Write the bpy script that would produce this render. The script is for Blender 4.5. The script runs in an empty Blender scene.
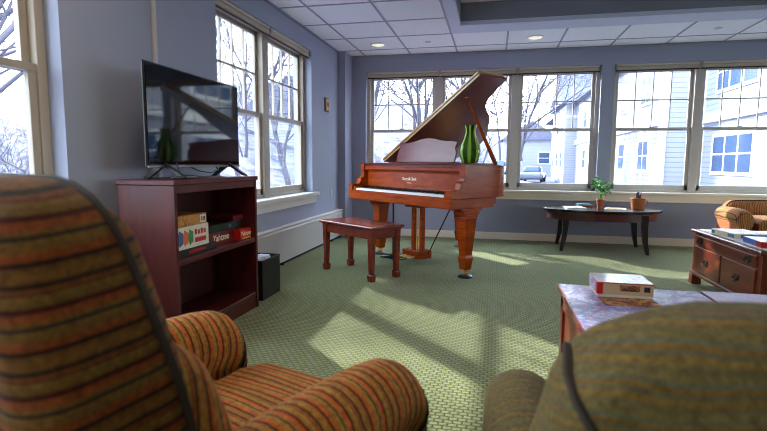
import bpy, bmesh, math, random
from mathutils import Vector, Matrix
PI = math.pi
C = bpy.context.scene.collection
sc = bpy.context.scene
R = random.Random(7)

# ------------------------------------------------------------------ materials
def lin(c):
    return tuple(((v / 255) / 12.92 if v / 255 <= .04045 else ((v / 255 + .055) / 1.055) ** 2.4) for v in c)

def new_mat(name):
    m = bpy.data.materials.new(name); m.use_nodes = True
    nt = m.node_tree
    return m, nt, nt.nodes['Principled BSDF']

def N(nt, t, **kw):
    n = nt.nodes.new(t)
    for k, v in kw.items():
        if k.startswith('i_'):
            n.inputs[k[2:].replace('_', ' ')].default_value = v
        else:
            setattr(n, k, v)
    return n

def plain(name, rgb, rough=.5, metal=0, coat=0, var=.06, scale=12, bump=0, bscale=60, spec=.5):
    m, nt, b = new_mat(name)
    c = lin(rgb)
    tc = N(nt, 'ShaderNodeTexCoord')
    nz = N(nt, 'ShaderNodeTexNoise', i_Scale=scale, i_Detail=3.0)
    nt.links.new(tc.outputs['Object'], nz.inputs['Vector'])
    mx = N(nt, 'ShaderNodeMix', data_type='RGBA')
    mx.inputs[6].default_value = (*[v * (1 - var) for v in c], 1)
    mx.inputs[7].default_value = (*[min(1, v * (1 + var)) for v in c], 1)
    nt.links.new(nz.outputs['Fac'], mx.inputs[0])
    nt.links.new(mx.outputs[2], b.inputs['Base Color'])
    b.inputs['Roughness'].default_value = rough
    b.inputs['Metallic'].default_value = metal
    b.inputs['Coat Weight'].default_value = coat
    b.inputs['Coat Roughness'].default_value = .08
    b.inputs['Specular IOR Level'].default_value = spec
    if bump:
        n2 = N(nt, 'ShaderNodeTexNoise', i_Scale=bscale, i_Detail=4.0)
        nt.links.new(tc.outputs['Object'], n2.inputs['Vector'])
        bp = N(nt, 'ShaderNodeBump', i_Strength=bump, i_Distance=.01)
        nt.links.new(n2.outputs['Fac'], bp.inputs['Height'])
        nt.links.new(bp.outputs['Normal'], b.inputs['Normal'])
    return m

def wood(name, a, c, rough=.3, coat=.3, spec=.5, stretch=(14, 14, 1.6), scale=1.6, croughness=.1, tc_out='Object'):
    m, nt, b = new_mat(name)
    tc = N(nt, 'ShaderNodeTexCoord'); mp = N(nt, 'ShaderNodeMapping')
    mp.inputs['Scale'].default_value = stretch
    nt.links.new(tc.outputs[tc_out], mp.inputs['Vector'])
    nz = N(nt, 'ShaderNodeTexNoise', i_Scale=scale, i_Detail=6.0, i_Roughness=.6, i_Distortion=.6)
    nt.links.new(mp.outputs[0], nz.inputs['Vector'])
    cr = N(nt, 'ShaderNodeValToRGB')
    cr.color_ramp.elements[0].position = .3; cr.color_ramp.elements[0].color = (*lin(a), 1)
    cr.color_ramp.elements[1].position = .72; cr.color_ramp.elements[1].color = (*lin(c), 1)
    nt.links.new(nz.outputs['Fac'], cr.inputs[0])
    nt.links.new(cr.outputs[0], b.inputs['Base Color'])
    b.inputs['Roughness'].default_value = rough
    b.inputs['Specular IOR Level'].default_value = spec
    b.inputs['Coat Weight'].default_value = coat
    b.inputs['Coat Roughness'].default_value = croughness
    return m

STR = [(0, (150, 100, 40)), (.10, (128, 86, 34)), (.125, (56, 20, 14)), (.155, (60, 22, 14)), (.18, (158, 78, 30)),
       (.25, (166, 84, 32)), (.275, (136, 96, 38)), (.38, (150, 108, 44)), (.40, (66, 56, 36)), (.43, (62, 54, 40)),
       (.455, (146, 100, 40)), (.52, (168, 88, 34)), (.58, (160, 80, 30)), (.605, (88, 26, 16)), (.645, (84, 24, 16)), (.67, (132, 96, 36)),
       (.78, (152, 112, 46)), (.805, (116, 64, 26)), (.86, (150, 84, 34)), (.885, (58, 40, 24)), (.92, (60, 42, 26)), (.95, (146, 96, 38))]

def striped(name, axis, period, gain=1.0, sat=1.0, stops=STR, warp=.004):
    m, nt, b = new_mat(name)
    tc = N(nt, 'ShaderNodeTexCoord')
    nz = N(nt, 'ShaderNodeTexNoise', i_Scale=5.0, i_Detail=2.0)
    nt.links.new(tc.outputs['Object'], nz.inputs['Vector'])
    dt = N(nt, 'ShaderNodeVectorMath', operation='DOT_PRODUCT')
    dt.inputs[1].default_value = axis
    nt.links.new(tc.outputs['Object'], dt.inputs[0])
    ma = N(nt, 'ShaderNodeMath', operation='MULTIPLY_ADD'); ma.inputs[1].default_value = warp * 2
    nt.links.new(nz.outputs['Fac'], ma.inputs[0]); nt.links.new(dt.outputs['Value'], ma.inputs[2])
    dv = N(nt, 'ShaderNodeMath', operation='DIVIDE'); dv.inputs[1].default_value = period
    nt.links.new(ma.outputs[0], dv.inputs[0])
    fr = N(nt, 'ShaderNodeMath', operation='FRACT'); nt.links.new(dv.outputs[0], fr.inputs[0])
    cr = N(nt, 'ShaderNodeValToRGB'); r = cr.color_ramp
    while len(r.elements) > 1: r.elements.remove(r.elements[-1])
    for i, (p, c) in enumerate(stops):
        e = r.elements[0] if i == 0 else r.elements.new(p)
        l = lin(c); g = sum(l) / 3
        e.position = p; e.color = (*[min(1, gain * (g + (v - g) * sat)) for v in l], 1)
    nt.links.new(fr.outputs[0], cr.inputs[0])
    fl = N(nt, 'ShaderNodeTexNoise', i_Scale=110.0, i_Detail=3.0, i_Roughness=.7)
    nt.links.new(tc.outputs['Object'], fl.inputs['Vector'])
    fr2 = N(nt, 'ShaderNodeMapRange'); fr2.inputs[1].default_value = .3; fr2.inputs[2].default_value = .7; fr2.inputs[3].default_value = .55; fr2.inputs[4].default_value = 1.35
    nt.links.new(fl.outputs['Fac'], fr2.inputs[0])
    vm = N(nt, 'ShaderNodeVectorMath', operation='SCALE')
    nt.links.new(cr.outputs[0], vm.inputs[0]); nt.links.new(fr2.outputs[0], vm.inputs['Scale'])
    nt.links.new(vm.outputs[0], b.inputs['Base Color'])
    b.inputs['Roughness'].default_value = .85
    b.inputs['Sheen Weight'].default_value = .04
    b.inputs['Specular IOR Level'].default_value = .2
    wv = N(nt, 'ShaderNodeTexNoise', i_Scale=420.0, i_Detail=1.0)
    nt.links.new(tc.outputs['Object'], wv.inputs['Vector'])
    bp = N(nt, 'ShaderNodeBump', i_Strength=.25, i_Distance=.002)
    nt.links.new(wv.outputs['Fac'], bp.inputs['Height']); nt.links.new(bp.outputs['Normal'], b.inputs['Normal'])
    return m

def emis(name, rgb, s):
    m, nt, b = new_mat(name)
    b.inputs['Base Color'].default_value = (*lin(rgb), 1)
    b.inputs['Emission Color'].default_value = (*lin(rgb), 1); b.inputs['Emission Strength'].default_value = s
    return m

def glass_mat(name, tint=(.93, .97, .97), refl=.07):
    m, nt, b = new_mat(name)
    nt.nodes.remove(b)
    out = nt.nodes['Material Output']
    tr = N(nt, 'ShaderNodeBsdfTransparent'); tr.inputs[0].default_value = (*tint, 1)
    gl = N(nt, 'ShaderNodeBsdfGlossy'); gl.inputs['Roughness'].default_value = .0
    lw = N(nt, 'ShaderNodeLayerWeight'); lw.inputs[0].default_value = .5
    pw = N(nt, 'ShaderNodeMath', operation='POWER'); pw.inputs[1].default_value = 5
    fr = N(nt, 'ShaderNodeMath', operation='MULTIPLY_ADD'); fr.inputs[1].default_value = .6; fr.inputs[2].default_value = .03
    nt.links.new(lw.outputs['Facing'], pw.inputs[0]); nt.links.new(pw.outputs[0], fr.inputs[0])
    mx = N(nt, 'ShaderNodeMixShader')
    nt.links.new(fr.outputs[0], mx.inputs[0]); nt.links.new(tr.outputs[0], mx.inputs[1]); nt.links.new(gl.outputs[0], mx.inputs[2])
    nt.links.new(mx.outputs[0], out.inputs[0])
    return m

def carpet_mat():
    m, nt, b = new_mat('woven_green_carpet')
    tc = N(nt, 'ShaderNodeTexCoord'); mp = N(nt, 'ShaderNodeMapping')
    mp.inputs['Rotation'].default_value = (0, 0, .0)
    nt.links.new(tc.outputs['Object'], mp.inputs['Vector'])
    br = N(nt, 'ShaderNodeTexBrick', offset=.5, i_Scale=1.0)
    br.inputs['Color1'].default_value = (*lin((142, 146, 96)), 1)
    br.inputs['Color2'].default_value = (*lin((154, 156, 106)), 1)
    br.inputs['Mortar'].default_value = (*lin((96, 106, 58)), 1)
    br.inputs['Mortar Size'].default_value = .006
    br.inputs['Mortar Smooth'].default_value = .8
    br.inputs['Brick Width'].default_value = .036; br.inputs['Row Height'].default_value = .024
    nt.links.new(mp.outputs[0], br.inputs['Vector'])
    nz = N(nt, 'ShaderNodeTexNoise', i_Scale=260.0, i_Detail=2.0)
    nt.links.new(tc.outputs['Object'], nz.inputs['Vector'])
    mx = N(nt, 'ShaderNodeMix', data_type='RGBA', blend_type='MULTIPLY'); mx.inputs[0].default_value = .55
    nt.links.new(br.outputs['Color'], mx.inputs[6]); nt.links.new(nz.outputs['Color'], mx.inputs[7])
    g = N(nt, 'ShaderNodeValToRGB'); g.color_ramp.elements[0].color = (.45, .45, .45, 1); g.color_ramp.elements[1].color = (1, 1, 1, 1)
    g.color_ramp.elements[0].position = .25; g.color_ramp.elements[1].position = .75
    nt.links.new(nz.outputs['Fac'], g.inputs[0]); nt.links.new(g.outputs[0], mx.inputs[7])
    nt.links.new(mx.outputs[2], b.inputs['Base Color'])
    b.inputs['Roughness'].default_value = .95; b.inputs['Specular IOR Level'].default_value = .1
    b.inputs['Sheen Weight'].default_value = .2
    inv = N(nt, 'ShaderNodeMath', operation='SUBTRACT'); inv.inputs[0].default_value = 1
    nt.links.new(br.outputs['Fac'], inv.inputs[1])
    bp = N(nt, 'ShaderNodeBump', i_Strength=.8, i_Distance=.006)
    nt.links.new(inv.outputs[0], bp.inputs['Height'])
    bp2 = N(nt, 'ShaderNodeBump', i_Strength=.4, i_Distance=.003)
    nt.links.new(nz.outputs['Fac'], bp2.inputs['Height']); nt.links.new(bp.outputs['Normal'], bp2.inputs['Normal'])
    nt.links.new(bp2.outputs['Normal'], b.inputs['Normal'])
    return m

def tile_mat(name='ceiling_tile'):
    m, nt, b = new_mat(name)
    tc = N(nt, 'ShaderNodeTexCoord')
    nz = N(nt, 'ShaderNodeTexNoise', i_Scale=90.0, i_Detail=5.0, i_Roughness=.7)
    nt.links.new(tc.outputs['Object'], nz.inputs['Vector'])
    cr = N(nt, 'ShaderNodeValToRGB')
    cr.color_ramp.elements[0].position = .38; cr.color_ramp.elements[0].color = (*lin((206, 208, 220)), 1)
    cr.color_ramp.elements[1].position = .5; cr.color_ramp.elements[1].color = (*lin((240, 241, 246)), 1)
    nt.links.new(nz.outputs['Fac'], cr.inputs[0]); nt.links.new(cr.outputs[0], b.inputs['Base Color'])
    b.inputs['Roughness'].default_value = .9
    return m

def puzzle_mat(name, cols, scale=9, seed=0, gloss=.28, piece=.022):
    m, nt, b = new_mat(name)
    tc = N(nt, 'ShaderNodeTexCoord'); mp = N(nt, 'ShaderNodeMapping')
    mp.inputs['Location'].default_value = (seed * 3.1, seed * 1.7, 0)
    nt.links.new(tc.outputs['Object'], mp.inputs[0])
    nz = N(nt, 'ShaderNodeTexNoise', i_Scale=scale, i_Detail=6.0, i_Roughness=.65, i_Distortion=1.2)
    nt.links.new(mp.outputs[0], nz.inputs['Vector'])
    cr = N(nt, 'ShaderNodeValToRGB'); r = cr.color_ramp
    while len(r.elements) > 1: r.elements.remove(r.elements[-1])
    for i, c in enumerate(cols):
        p = .28 + .44 * i / (len(cols) - 1)
        e = r.elements[0] if i == 0 else r.elements.new(p)
        e.position = p; e.color = (*lin(c), 1)
    nt.links.new(nz.outputs['Fac'], cr.inputs[0])
    br = N(nt, 'ShaderNodeTexBrick', offset=.5, i_Scale=1.0)
    br.inputs['Color1'].default_value = (1, 1, 1, 1); br.inputs['Color2'].default_value = (.9, .9, .9, 1)
    br.inputs['Mortar'].default_value = (.55, .55, .55, 1)
    br.inputs['Brick Width'].default_value = piece; br.inputs['Row Height'].default_value = piece
    br.inputs['Mortar Size'].default_value = .0011
    nt.links.new(tc.outputs['Object'], br.inputs['Vector'])
    mx = N(nt, 'ShaderNodeMix', data_type='RGBA', blend_type='MULTIPLY'); mx.inputs[0].default_value = 1
    nt.links.new(cr.outputs[0], mx.inputs[6]); nt.links.new(br.outputs['Color'], mx.inputs[7])
    nt.links.new(mx.outputs[2], b.inputs['Base Color'])
    b.inputs['Roughness'].default_value = gloss
    return m

M = {}
M['wall'] = plain('wall_paint', (152, 158, 180), .7, var=.02, scale=3, bump=.05, bscale=200)
M['pier'] = M['wall']
M['frame'] = plain('window_frame_paint', (206, 196, 178), .45, var=.03)
M['white'] = plain('white_trim_paint', (226, 224, 220), .45, var=.02)
M['base'] = plain('baseboard_paint', (234, 224, 204), .5, var=.03)
M['heater'] = plain('heater_enamel', (196, 190, 190), .4, var=.03)
M['black'] = plain('black_plastic', (16, 16, 18), .35, var=.1)
M['dark'] = plain('dark_gap', (24, 22, 22), .8, var=.1)
M['glass'] = glass_mat('window_glass')
M['carpet'] = carpet_mat()
M['tile'] = tile_mat()
M['grid'] = plain('ceiling_grid_metal', (146, 148, 164), .5, var=.02)
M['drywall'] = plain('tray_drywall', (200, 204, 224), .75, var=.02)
M['trayshade'] = plain('tray_side_shade', (130, 132, 146), .75, var=.02)  # shade on the tray sides is put into this darker colour
M['shade'] = plain('shade_fabric', (182, 170, 154), .8, var=.05)
M['piano'] = wood('polished_mahogany', (122, 42, 8), (166, 70, 14), .26, .05, .22, (3, 3, 16), 1.5, .06)
M['pianodark'] = wood('polished_dark_mahogany', (84, 24, 14), (122, 42, 20), .28, .1, .35, (12, 12, 2), 1.5, .08)
M['lid'] = wood('lid_underside_mahogany', (112, 50, 52), (136, 64, 66), .3, .2, .4, (4, 10, 4), 1.2, .12)
M['desk'] = wood('music_desk_mahogany', (98, 38, 50), (112, 48, 60), .3, .2, .4, (4, 4, 12), 1.2, .2)
M['lidedge'] = plain('pale_lid_edge', (190, 146, 92), .3, coat=.4)
M['gold'] = plain('gold_iron_plate', (170, 126, 56), .35, .7)
M['brass'] = plain('brass', (236, 196, 120), .3, .6)
M['ivory'] = plain('white_key_plastic', (232, 230, 232), .2, var=.02)
M['ebony'] = plain('black_key', (14, 14, 16), .25)
M['caster'] = plain('blue_black_caster_cup', (26, 34, 58), .3)
M['bench'] = wood('bench_mahogany', (96, 30, 16), (134, 50, 26), .25, .4, .4, (14, 3, 14), 1.4, .1)
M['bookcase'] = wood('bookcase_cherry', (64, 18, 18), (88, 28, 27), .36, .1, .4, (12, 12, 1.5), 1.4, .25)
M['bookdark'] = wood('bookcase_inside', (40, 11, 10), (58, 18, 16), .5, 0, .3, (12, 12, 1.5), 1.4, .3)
M['chest'] = wood('chest_cherry', (78, 28, 15), (112, 46, 24), .34, .1, .35, (14, 2, 14), 1.4, .1)
M['chestdark'] = wood('chest_top_edge', (84, 26, 26), (120, 50, 44), .25, .3, .5, (14, 2, 14), 1.4, .06)
M['tabletop'] = plain('dark_table_top', (34, 28, 38), .22, coat=.5)
M['tableapron'] = wood('ribbed_table_apron', (52, 20, 22), (84, 34, 34), .35, .2, .4, (60, 60, 1), 1.2, .1)
M['tableleg'] = plain('dark_table_leg', (26, 18, 24), .35)
M['screen'] = plain('tv_screen_glass', (6, 7, 10), .05, var=.02, spec=.5)
M['silver'] = plain('brushed_silver', (150, 152, 160), .35, .9)
M['steel'] = plain('steel', (160, 160, 165), .3, 1.0)
M['terra'] = plain('terracotta', (150, 70, 44), .6)
M['leaf'] = plain('leaf_green', (60, 150, 50), .45, var=.4, scale=30)
M['orange'] = plain('orange_fruit', (226, 128, 40), .4)
M['petal'] = plain('pale_blossom', (236, 190, 170), .5)
M['soil'] = plain('soil', (50, 36, 28), .95)
M['wicker'] = wood('woven_cane', (140, 74, 34), (186, 108, 54), .6, 0, .4, (6, 6, 120), 1.5, .3)
M['paper'] = plain('paper', (226, 230, 240), .7, var=.02)
M['tan'] = plain('tan_paper', (196, 168, 130), .7, var=.08)
M['red'] = plain('red_card', (178, 26, 26), .4)
M['darkred'] = plain('dark_red_card', (104, 18, 24), .4)
M['teal'] = plain('teal_card', (70, 120, 130), .5)
M['boxgreen'] = plain('dark_green_card', (26, 42, 38), .5)
M['boxblack'] = plain('black_card', (26, 26, 32), .4)
M['boxwhite'] = plain('white_card', (214, 206, 190), .45)
M['boxbrown'] = puzzle_mat('brown_box_art', [(70, 36, 16), (150, 92, 36), (196, 140, 60), (110, 60, 22)], 26, 1, .4, 1)
M['green'] = plain('green_ink', (60, 130, 70), .5)
M['bluei'] = plain('blue_ink', (60, 80, 140), .5)
M['orangei'] = plain('orange_ink', (206, 96, 44), .5)
M['cream'] = plain('cream_ink', (236, 226, 196), .5)
M['yellow'] = plain('yellow_ink', (236, 200, 60), .5)
M['outlet'] = plain('outlet_plastic', (180, 178, 160), .4)
M['plaque'] = wood('plaque_wood', (176, 110, 40), (220, 156, 76), .4, .2)
M['plaquedark'] = plain('plaque_edge', (40, 26, 20), .5)
M['light'] = emis('frosted_lamp_lens', (255, 250, 225), .1)
M['panel'] = emis('fill_panel_glow', (255, 232, 196), 2.4)
M['snow'] = plain('snow', (214, 218, 232), .9, var=.12, scale=.8)
M['brush'] = plain('brushy_hillside', (128, 116, 132), 1, var=.5, scale=1.2)
M['siding'] = None
M['bark'] = plain('bark', (80, 76, 90), .9, var=.3, scale=8)
M['roof'] = plain('grey_shingles', (100, 100, 120), .9, var=.2, scale=4)
M['bwin'] = plain('house_window_glass', (48, 70, 104), .15, var=.1)
M['stone'] = plain('grey_masonry', (120, 116, 124), .9, var=.25, scale=3)
M['asphalt'] = plain('wet_asphalt', (120, 122, 130), .6, var=.1, scale=1)
M['carpaint'] = plain('car_paint', (90, 96, 112), .3, coat=1)
M['tyre'] = plain('rubber', (26, 26, 28), .8)

def siding_mat():
    m, nt, b = new_mat('white_clapboard')
    tc = N(nt, 'ShaderNodeTexCoord'); sx = N(nt, 'ShaderNodeSeparateXYZ')
    nt.links.new(tc.outputs['Object'], sx.inputs[0])
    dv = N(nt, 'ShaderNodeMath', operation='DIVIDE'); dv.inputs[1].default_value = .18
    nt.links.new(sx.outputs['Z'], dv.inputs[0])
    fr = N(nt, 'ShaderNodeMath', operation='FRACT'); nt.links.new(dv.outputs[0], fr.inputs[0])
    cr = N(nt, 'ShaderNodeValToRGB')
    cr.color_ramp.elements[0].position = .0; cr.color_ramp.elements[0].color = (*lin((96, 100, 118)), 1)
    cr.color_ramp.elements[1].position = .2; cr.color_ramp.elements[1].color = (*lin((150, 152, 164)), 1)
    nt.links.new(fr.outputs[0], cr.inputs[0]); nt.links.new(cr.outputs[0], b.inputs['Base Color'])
    bp = N(nt, 'ShaderNodeBump', i_Strength=.6, i_Distance=.02)
    nt.links.new(fr.outputs[0], bp.inputs['Height']); nt.links.new(bp.outputs['Normal'], b.inputs['Normal'])
    b.inputs['Roughness'].default_value = .7
    return m
M['siding'] = siding_mat()
M['vase'] = None
def vase_mat():
    m, nt, b = new_mat('green_ribbed_glass')
    tc = N(nt, 'ShaderNodeTexCoord'); sx = N(nt, 'ShaderNodeSeparateXYZ')
    nt.links.new(tc.outputs['Object'], sx.inputs[0])
    at = N(nt, 'ShaderNodeMath', operation='ARCTAN2')
    nt.links.new(sx.outputs['Y'], at.inputs[0]); nt.links.new(sx.outputs['X'], at.inputs[1])
    mu = N(nt, 'ShaderNodeMath', operation='MULTIPLY'); mu.inputs[1].default_value = 7
    nt.links.new(at.outputs[0], mu.inputs[0])
    sn = N(nt, 'ShaderNodeMath', operation='SINE'); nt.links.new(mu.outputs[0], sn.inputs[0])
    cr = N(nt, 'ShaderNodeValToRGB')
    cr.color_ramp.elements[0].position = 0; cr.color_ramp.elements[0].color = (*lin((56, 108, 14)), 1)
    cr.color_ramp.elements[1].position = .85; cr.color_ramp.elements[1].color = (*lin((196, 226, 96)), 1)  # pale stripes put the highlights of the glass into its colour
    nt.links.new(sn.outputs[0], cr.inputs[0]); nt.links.new(cr.outputs[0], b.inputs['Base Color'])
    b.inputs['Roughness'].default_value = .06
    b.inputs['Transmission Weight'].default_value = .5
    b.inputs['IOR'].default_value = 1.45
    return m
M['vase'] = vase_mat()
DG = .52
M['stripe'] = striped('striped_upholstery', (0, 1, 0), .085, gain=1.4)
M['stripeback'] = striped('shaded_striped_back', (0, -.1, 1.0), .092, gain=DG)  # same stripes, darkened in colour for the shade on the chair back
TW = [(0, (92, 84, 62)), (.2, (118, 96, 58)), (.34, (84, 84, 68)), (.5, (112, 86, 50)), (.62, (86, 88, 74)), (.8, (104, 92, 60)), (.97, (92, 84, 62))]
M['tweedy'] = striped('olive_tweed_across', (0, 1, 0), .05, stops=TW, warp=.03, gain=1.0, sat=1.3)
M['tweedz'] = striped('olive_tweed_back', (0, .3, 1), .036, stops=TW, warp=.03, gain=1.0, sat=1.3)
M['piping'] = plain('dark_piping', (46, 36, 28), .8)
M['tweedpiping'] = plain('grey_olive_piping', (58, 58, 46), .85)
M['legwood'] = plain('dark_leg_wood', (40, 22, 16), .4)
M['puzzle1'] = puzzle_mat('pale_blue_puzzle_art', [(44, 66, 150), (130, 146, 200), (186, 184, 220), (150, 110, 160), (90, 120, 190), (206, 206, 232), (40, 66, 150)], 13, 1, .35)
M['puzzle2'] = puzzle_mat('pink_sky_puzzle_art', [(60, 96, 170), (140, 156, 205), (196, 120, 150), (120, 150, 205), (200, 160, 190), (76, 120, 190)], 9, 2, .35)
M['puzzle3'] = puzzle_mat('orange_puzzle_art', [(24, 20, 24), (30, 24, 28), (190, 96, 40), (40, 30, 36), (216, 150, 90), (30, 26, 40), (150, 170, 190)], 14, 3, .6)
M['chestglare'] = puzzle_mat('chest_top_glare', [(180, 190, 220), (224, 226, 240), (240, 236, 244), (200, 206, 230)], 7, 5)
M['boxart'] = puzzle_mat('puzzle_box_art', [(70, 60, 110), (196, 200, 226), (232, 230, 242), (220, 214, 232), (180, 120, 140)], 14, 6, .15, 1)

# ------------------------------------------------------------------ mesh tools
class MB:
    def __init__(s):
        s.bm = bmesh.new(); s.mi = 0
    def _xf(s, verts, mtx):
        if mtx is not None:
            for v in verts: v.co = mtx @ v.co
    def box(s, x0, x1, y0, y1, z0, z1, bev=0, mtx=None, seg=1):
        r = bmesh.ops.create_cube(s.bm, size=1)
        vs = r['verts']
        for v in vs:
            v.co = Vector(((x0 + x1) / 2 + v.co.x * (x1 - x0), (y0 + y1) / 2 + v.co.y * (y1 - y0), (z0 + z1) / 2 + v.co.z * (z1 - z0)))
        if bev > 0:
            es = list({e for v in vs for e in v.link_edges})
            r2 = bmesh.ops.bevel(s.bm, geom=es, offset=bev, segments=seg, affect='EDGES', profile=.5)
            vs = list({v for f in r2['faces'] for v in f.verts} | {v for v in vs if v.is_valid})
        s._xf(vs, mtx); return s
    def rbox(s, cx, cy, cz, sx, sy, sz, r, n=4, m=3, warp=None, mtx=None):
        h = (sx / 2, sy / 2, sz / 2)
        pr = []
        for k in range(3):
            rr = min(r, h[k] * .999)
            arc = [math.tan(PI / 4 * i / n) for i in range(n + 1)]
            a = [-h[k] + rr - rr * t for t in reversed(arc)]
            flat = [(-h[k] + rr) + (2 * (h[k] - rr)) * i / m for i in range(1, m)]
            pr.append(a + flat + [-v for v in reversed(a)])
        vid = {}
        def V(p):
            q = tuple(max(-h[k] + min(r, h[k]), min(h[k] - min(r, h[k]), p[k])) for k in range(3))
            d = Vector([p[k] - q[k] for k in range(3)])
            if d.length > 1e-9:
                d.normalize()
            rr = [min(r, h[k]) for k in range(3)]
            o = Vector([q[k] + d[k] * rr[k] for k in range(3)])
            key = tuple(round(v, 6) for v in p)
            if key not in vid:
                if warp: o = warp(o)
                o = Vector((o.x + cx, o.y + cy, o.z + cz))
                if mtx is not None: o = mtx @ o
                vid[key] = s.bm.verts.new(o)
            return vid[key]
        for ax in range(3):
            a, b = (ax + 1) % 3, (ax + 2) % 3
            for sg in (-1, 1):
                for i in range(len(pr[a]) - 1):
                    for j in range(len(pr[b]) - 1):
                        def pt(ii, jj):
                            p = [0, 0, 0]; p[ax] = sg * h[ax]; p[a] = pr[a][ii]; p[b] = pr[b][jj]; return tuple(p)
                        q = [V(pt(i, j)), V(pt(i + 1, j)), V(pt(i + 1, j + 1)), V(pt(i, j + 1))]
                        if sg < 0: q.reverse()
                        try: s.bm.faces.new(q)
                        except ValueError: pass
        return s
    def cyl(s, p0, p1, r0, r1=None, seg=16, caps=True):
        return s.tube([p0, p1], [r0, r0 if r1 is None else r1], seg, caps)
    def tube(s, pts, rad, seg=8, caps=True, closed=False):
        pts = [Vector(p) for p in pts]
        if not hasattr(rad, '__len__'): rad = [rad] * len(pts)
        n = len(pts); rings = []; up = None
        for i, p in enumerate(pts):
            if closed: t = pts[(i + 1) % n] - pts[i - 1]
            else: t = pts[min(i + 1, n - 1)] - pts[max(i - 1, 0)]
            t.normalize()
            if up is None: up = Vector((0, 0, 1)) if abs(t.z) < .9 else Vector((1, 0, 0))
            a = t.cross(up); a.normalize(); b = a.cross(t); up = b
            rings.append([s.bm.verts.new(p + (a * math.cos(2 * PI * k / seg) + b * math.sin(2 * PI * k / seg)) * rad[i]) for k in range(seg)])
        for i in range(n if closed else n - 1):
            A, B = rings[i], rings[(i + 1) % n]
            for k in range(seg):
                s.bm.faces.new([A[k], A[(k + 1) % seg], B[(k + 1) % seg], B[k]])
        if caps and not closed:
            s.bm.faces.new(rings[0][::-1]); s.bm.faces.new(rings[-1])
        return s
    def lathe(s, prof, cx=0, cy=0, seg=32, fn=None):
        rings = []
        for (r, z) in prof:
            ring = []
            for k in range(seg):
                a = 2 * PI * k / seg
                rr = r if fn is None else fn(r, z, a)
                ring.append(s.bm.verts.new((cx + rr * math.cos(a), cy + rr * math.sin(a), z)))
            rings.append(ring)
        for A, B in zip(rings, rings[1:]):
            for k in range(seg): s.bm.faces.new([A[k], A[(k + 1) % seg], B[(k + 1) % seg], B[k]])
        s.bm.faces.new(rings[0][::-1]); s.bm.faces.new(rings[-1])
        return s
    def prism(s, poly, z0, z1, mtx=None, axis='z'):
        def P(a, b, c):
            return Vector((a, b, c)) if axis == 'z' else (Vector((c, a, b)) if axis == 'x' else Vector((a, c, b)))
        lo = [s.bm.verts.new(P(a, b, z0)) for a, b in poly]; hi = [s.bm.verts.new(P(a, b, z1)) for a, b in poly]
        n = len(poly)
        s.bm.faces.new(lo[::-1]); s.bm.faces.new(hi)
        for i in range(n): s.bm.faces.new([lo[i], lo[(i + 1) % n], hi[(i + 1) % n], hi[i]])
        s._xf(lo + hi, mtx); return s
    def ringprism(s, outer, inner, z0, z1):
        n = len(outer); L = []
        for poly in (outer, inner):
            L.append([s.bm.verts.new((a, b, z0)) for a, b in poly]); L.append([s.bm.verts.new((a, b, z1)) for a, b in poly])
        ol, oh, il, ih = L
        for i in range(n):
            j = (i + 1) % n
            s.bm.faces.new([ol[i], ol[j], oh[j], oh[i]]); s.bm.faces.new([il[j], il[i], ih[i], ih[j]])
            s.bm.faces.new([oh[i], oh[j], ih[j], ih[i]]); s.bm.faces.new([ol[j], ol[i], il[i], il[j]])
        return s
    def quad(s, *pts):
        s.bm.faces.new([s.bm.verts.new(p) for p in pts]); return s
    def build(s, name, mat, parent=None, smooth=False, bevel=0, loc=None):
        bmesh.ops.recalc_face_normals(s.bm, faces=s.bm.faces[:])
        me = bpy.data.meshes.new(name); s.bm.to_mesh(me); s.bm.free()
        for m in (mat if isinstance(mat, (list, tuple)) else [mat]): me.materials.append(m)
        if smooth:
            me.polygons.foreach_set('use_smooth', [True] * len(me.polygons))
            try: me.set_sharp_from_angle(angle=math.radians(42))
            except Exception: pass
        o = bpy.data.objects.new(name, me); C.objects.link(o)
        if parent is not None: o.parent = parent
        if loc is not None: o.location = loc
        if bevel:
            b = o.modifiers.new('bevel', 'BEVEL'); b.width = bevel; b.segments = 2; b.limit_method = 'ANGLE'
        return o

def empty(name, loc=(0, 0, 0), rz=0):
    o = bpy.data.objects.new(name, None); C.objects.link(o); o.location = loc; o.rotation_euler = (0, 0, rz)
    o.empty_display_size = .1
    return o
def tag(o, label, cat, group=None, kind=None):
    o['label'] = label; o['category'] = cat
    if group: o['group'] = group
    if kind: o['kind'] = kind
    return o
def thing(name, label, cat, loc=(0, 0, 0), rz=0, group=None):
    return tag(empty(name, loc, rz), label, cat, group)
def struct(o):
    o['kind'] = 'structure'; return o
def copy_tree(o, parent=None):
    c = o.copy(); C.objects.link(c)
    if parent is not None: c.parent = parent
    for ch in list(o.children): copy_tree(ch, c)
    return c
def text_obj(name, s, size, mat, mtx, parent=None, extrude=.0006, shear=0):
    cu = bpy.data.curves.new(name, 'FONT'); cu.body = s; cu.size = size; cu.extrude = extrude
    cu.align_x = 'CENTER'; cu.align_y = 'CENTER'; cu.shear = shear; cu.offset = size * .012
    t = bpy.data.objects.new('tmp', cu); C.objects.link(t)
    dg = bpy.context.evaluated_depsgraph_get()
    me = bpy.data.meshes.new_from_object(t.evaluated_get(dg)); me.name = name
    bpy.data.objects.remove(t)
    me.materials.clear(); me.materials.append(mat)
    me.transform(mtx)
    o = bpy.data.objects.new(name, me); C.objects.link(o)
    if parent is not None: o.parent = parent
    return o

# ------------------------------------------------------------------ room shell
XL, YB, ZC = -2.03, 6.665, 2.435
XR, YR = 6.5, -3.2
WT = .22
b = MB(); b.box(XL - WT, XR + WT, YR - WT, YB + WT, -.12, 0)
struct(b.build('floor', M['carpet']))

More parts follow.
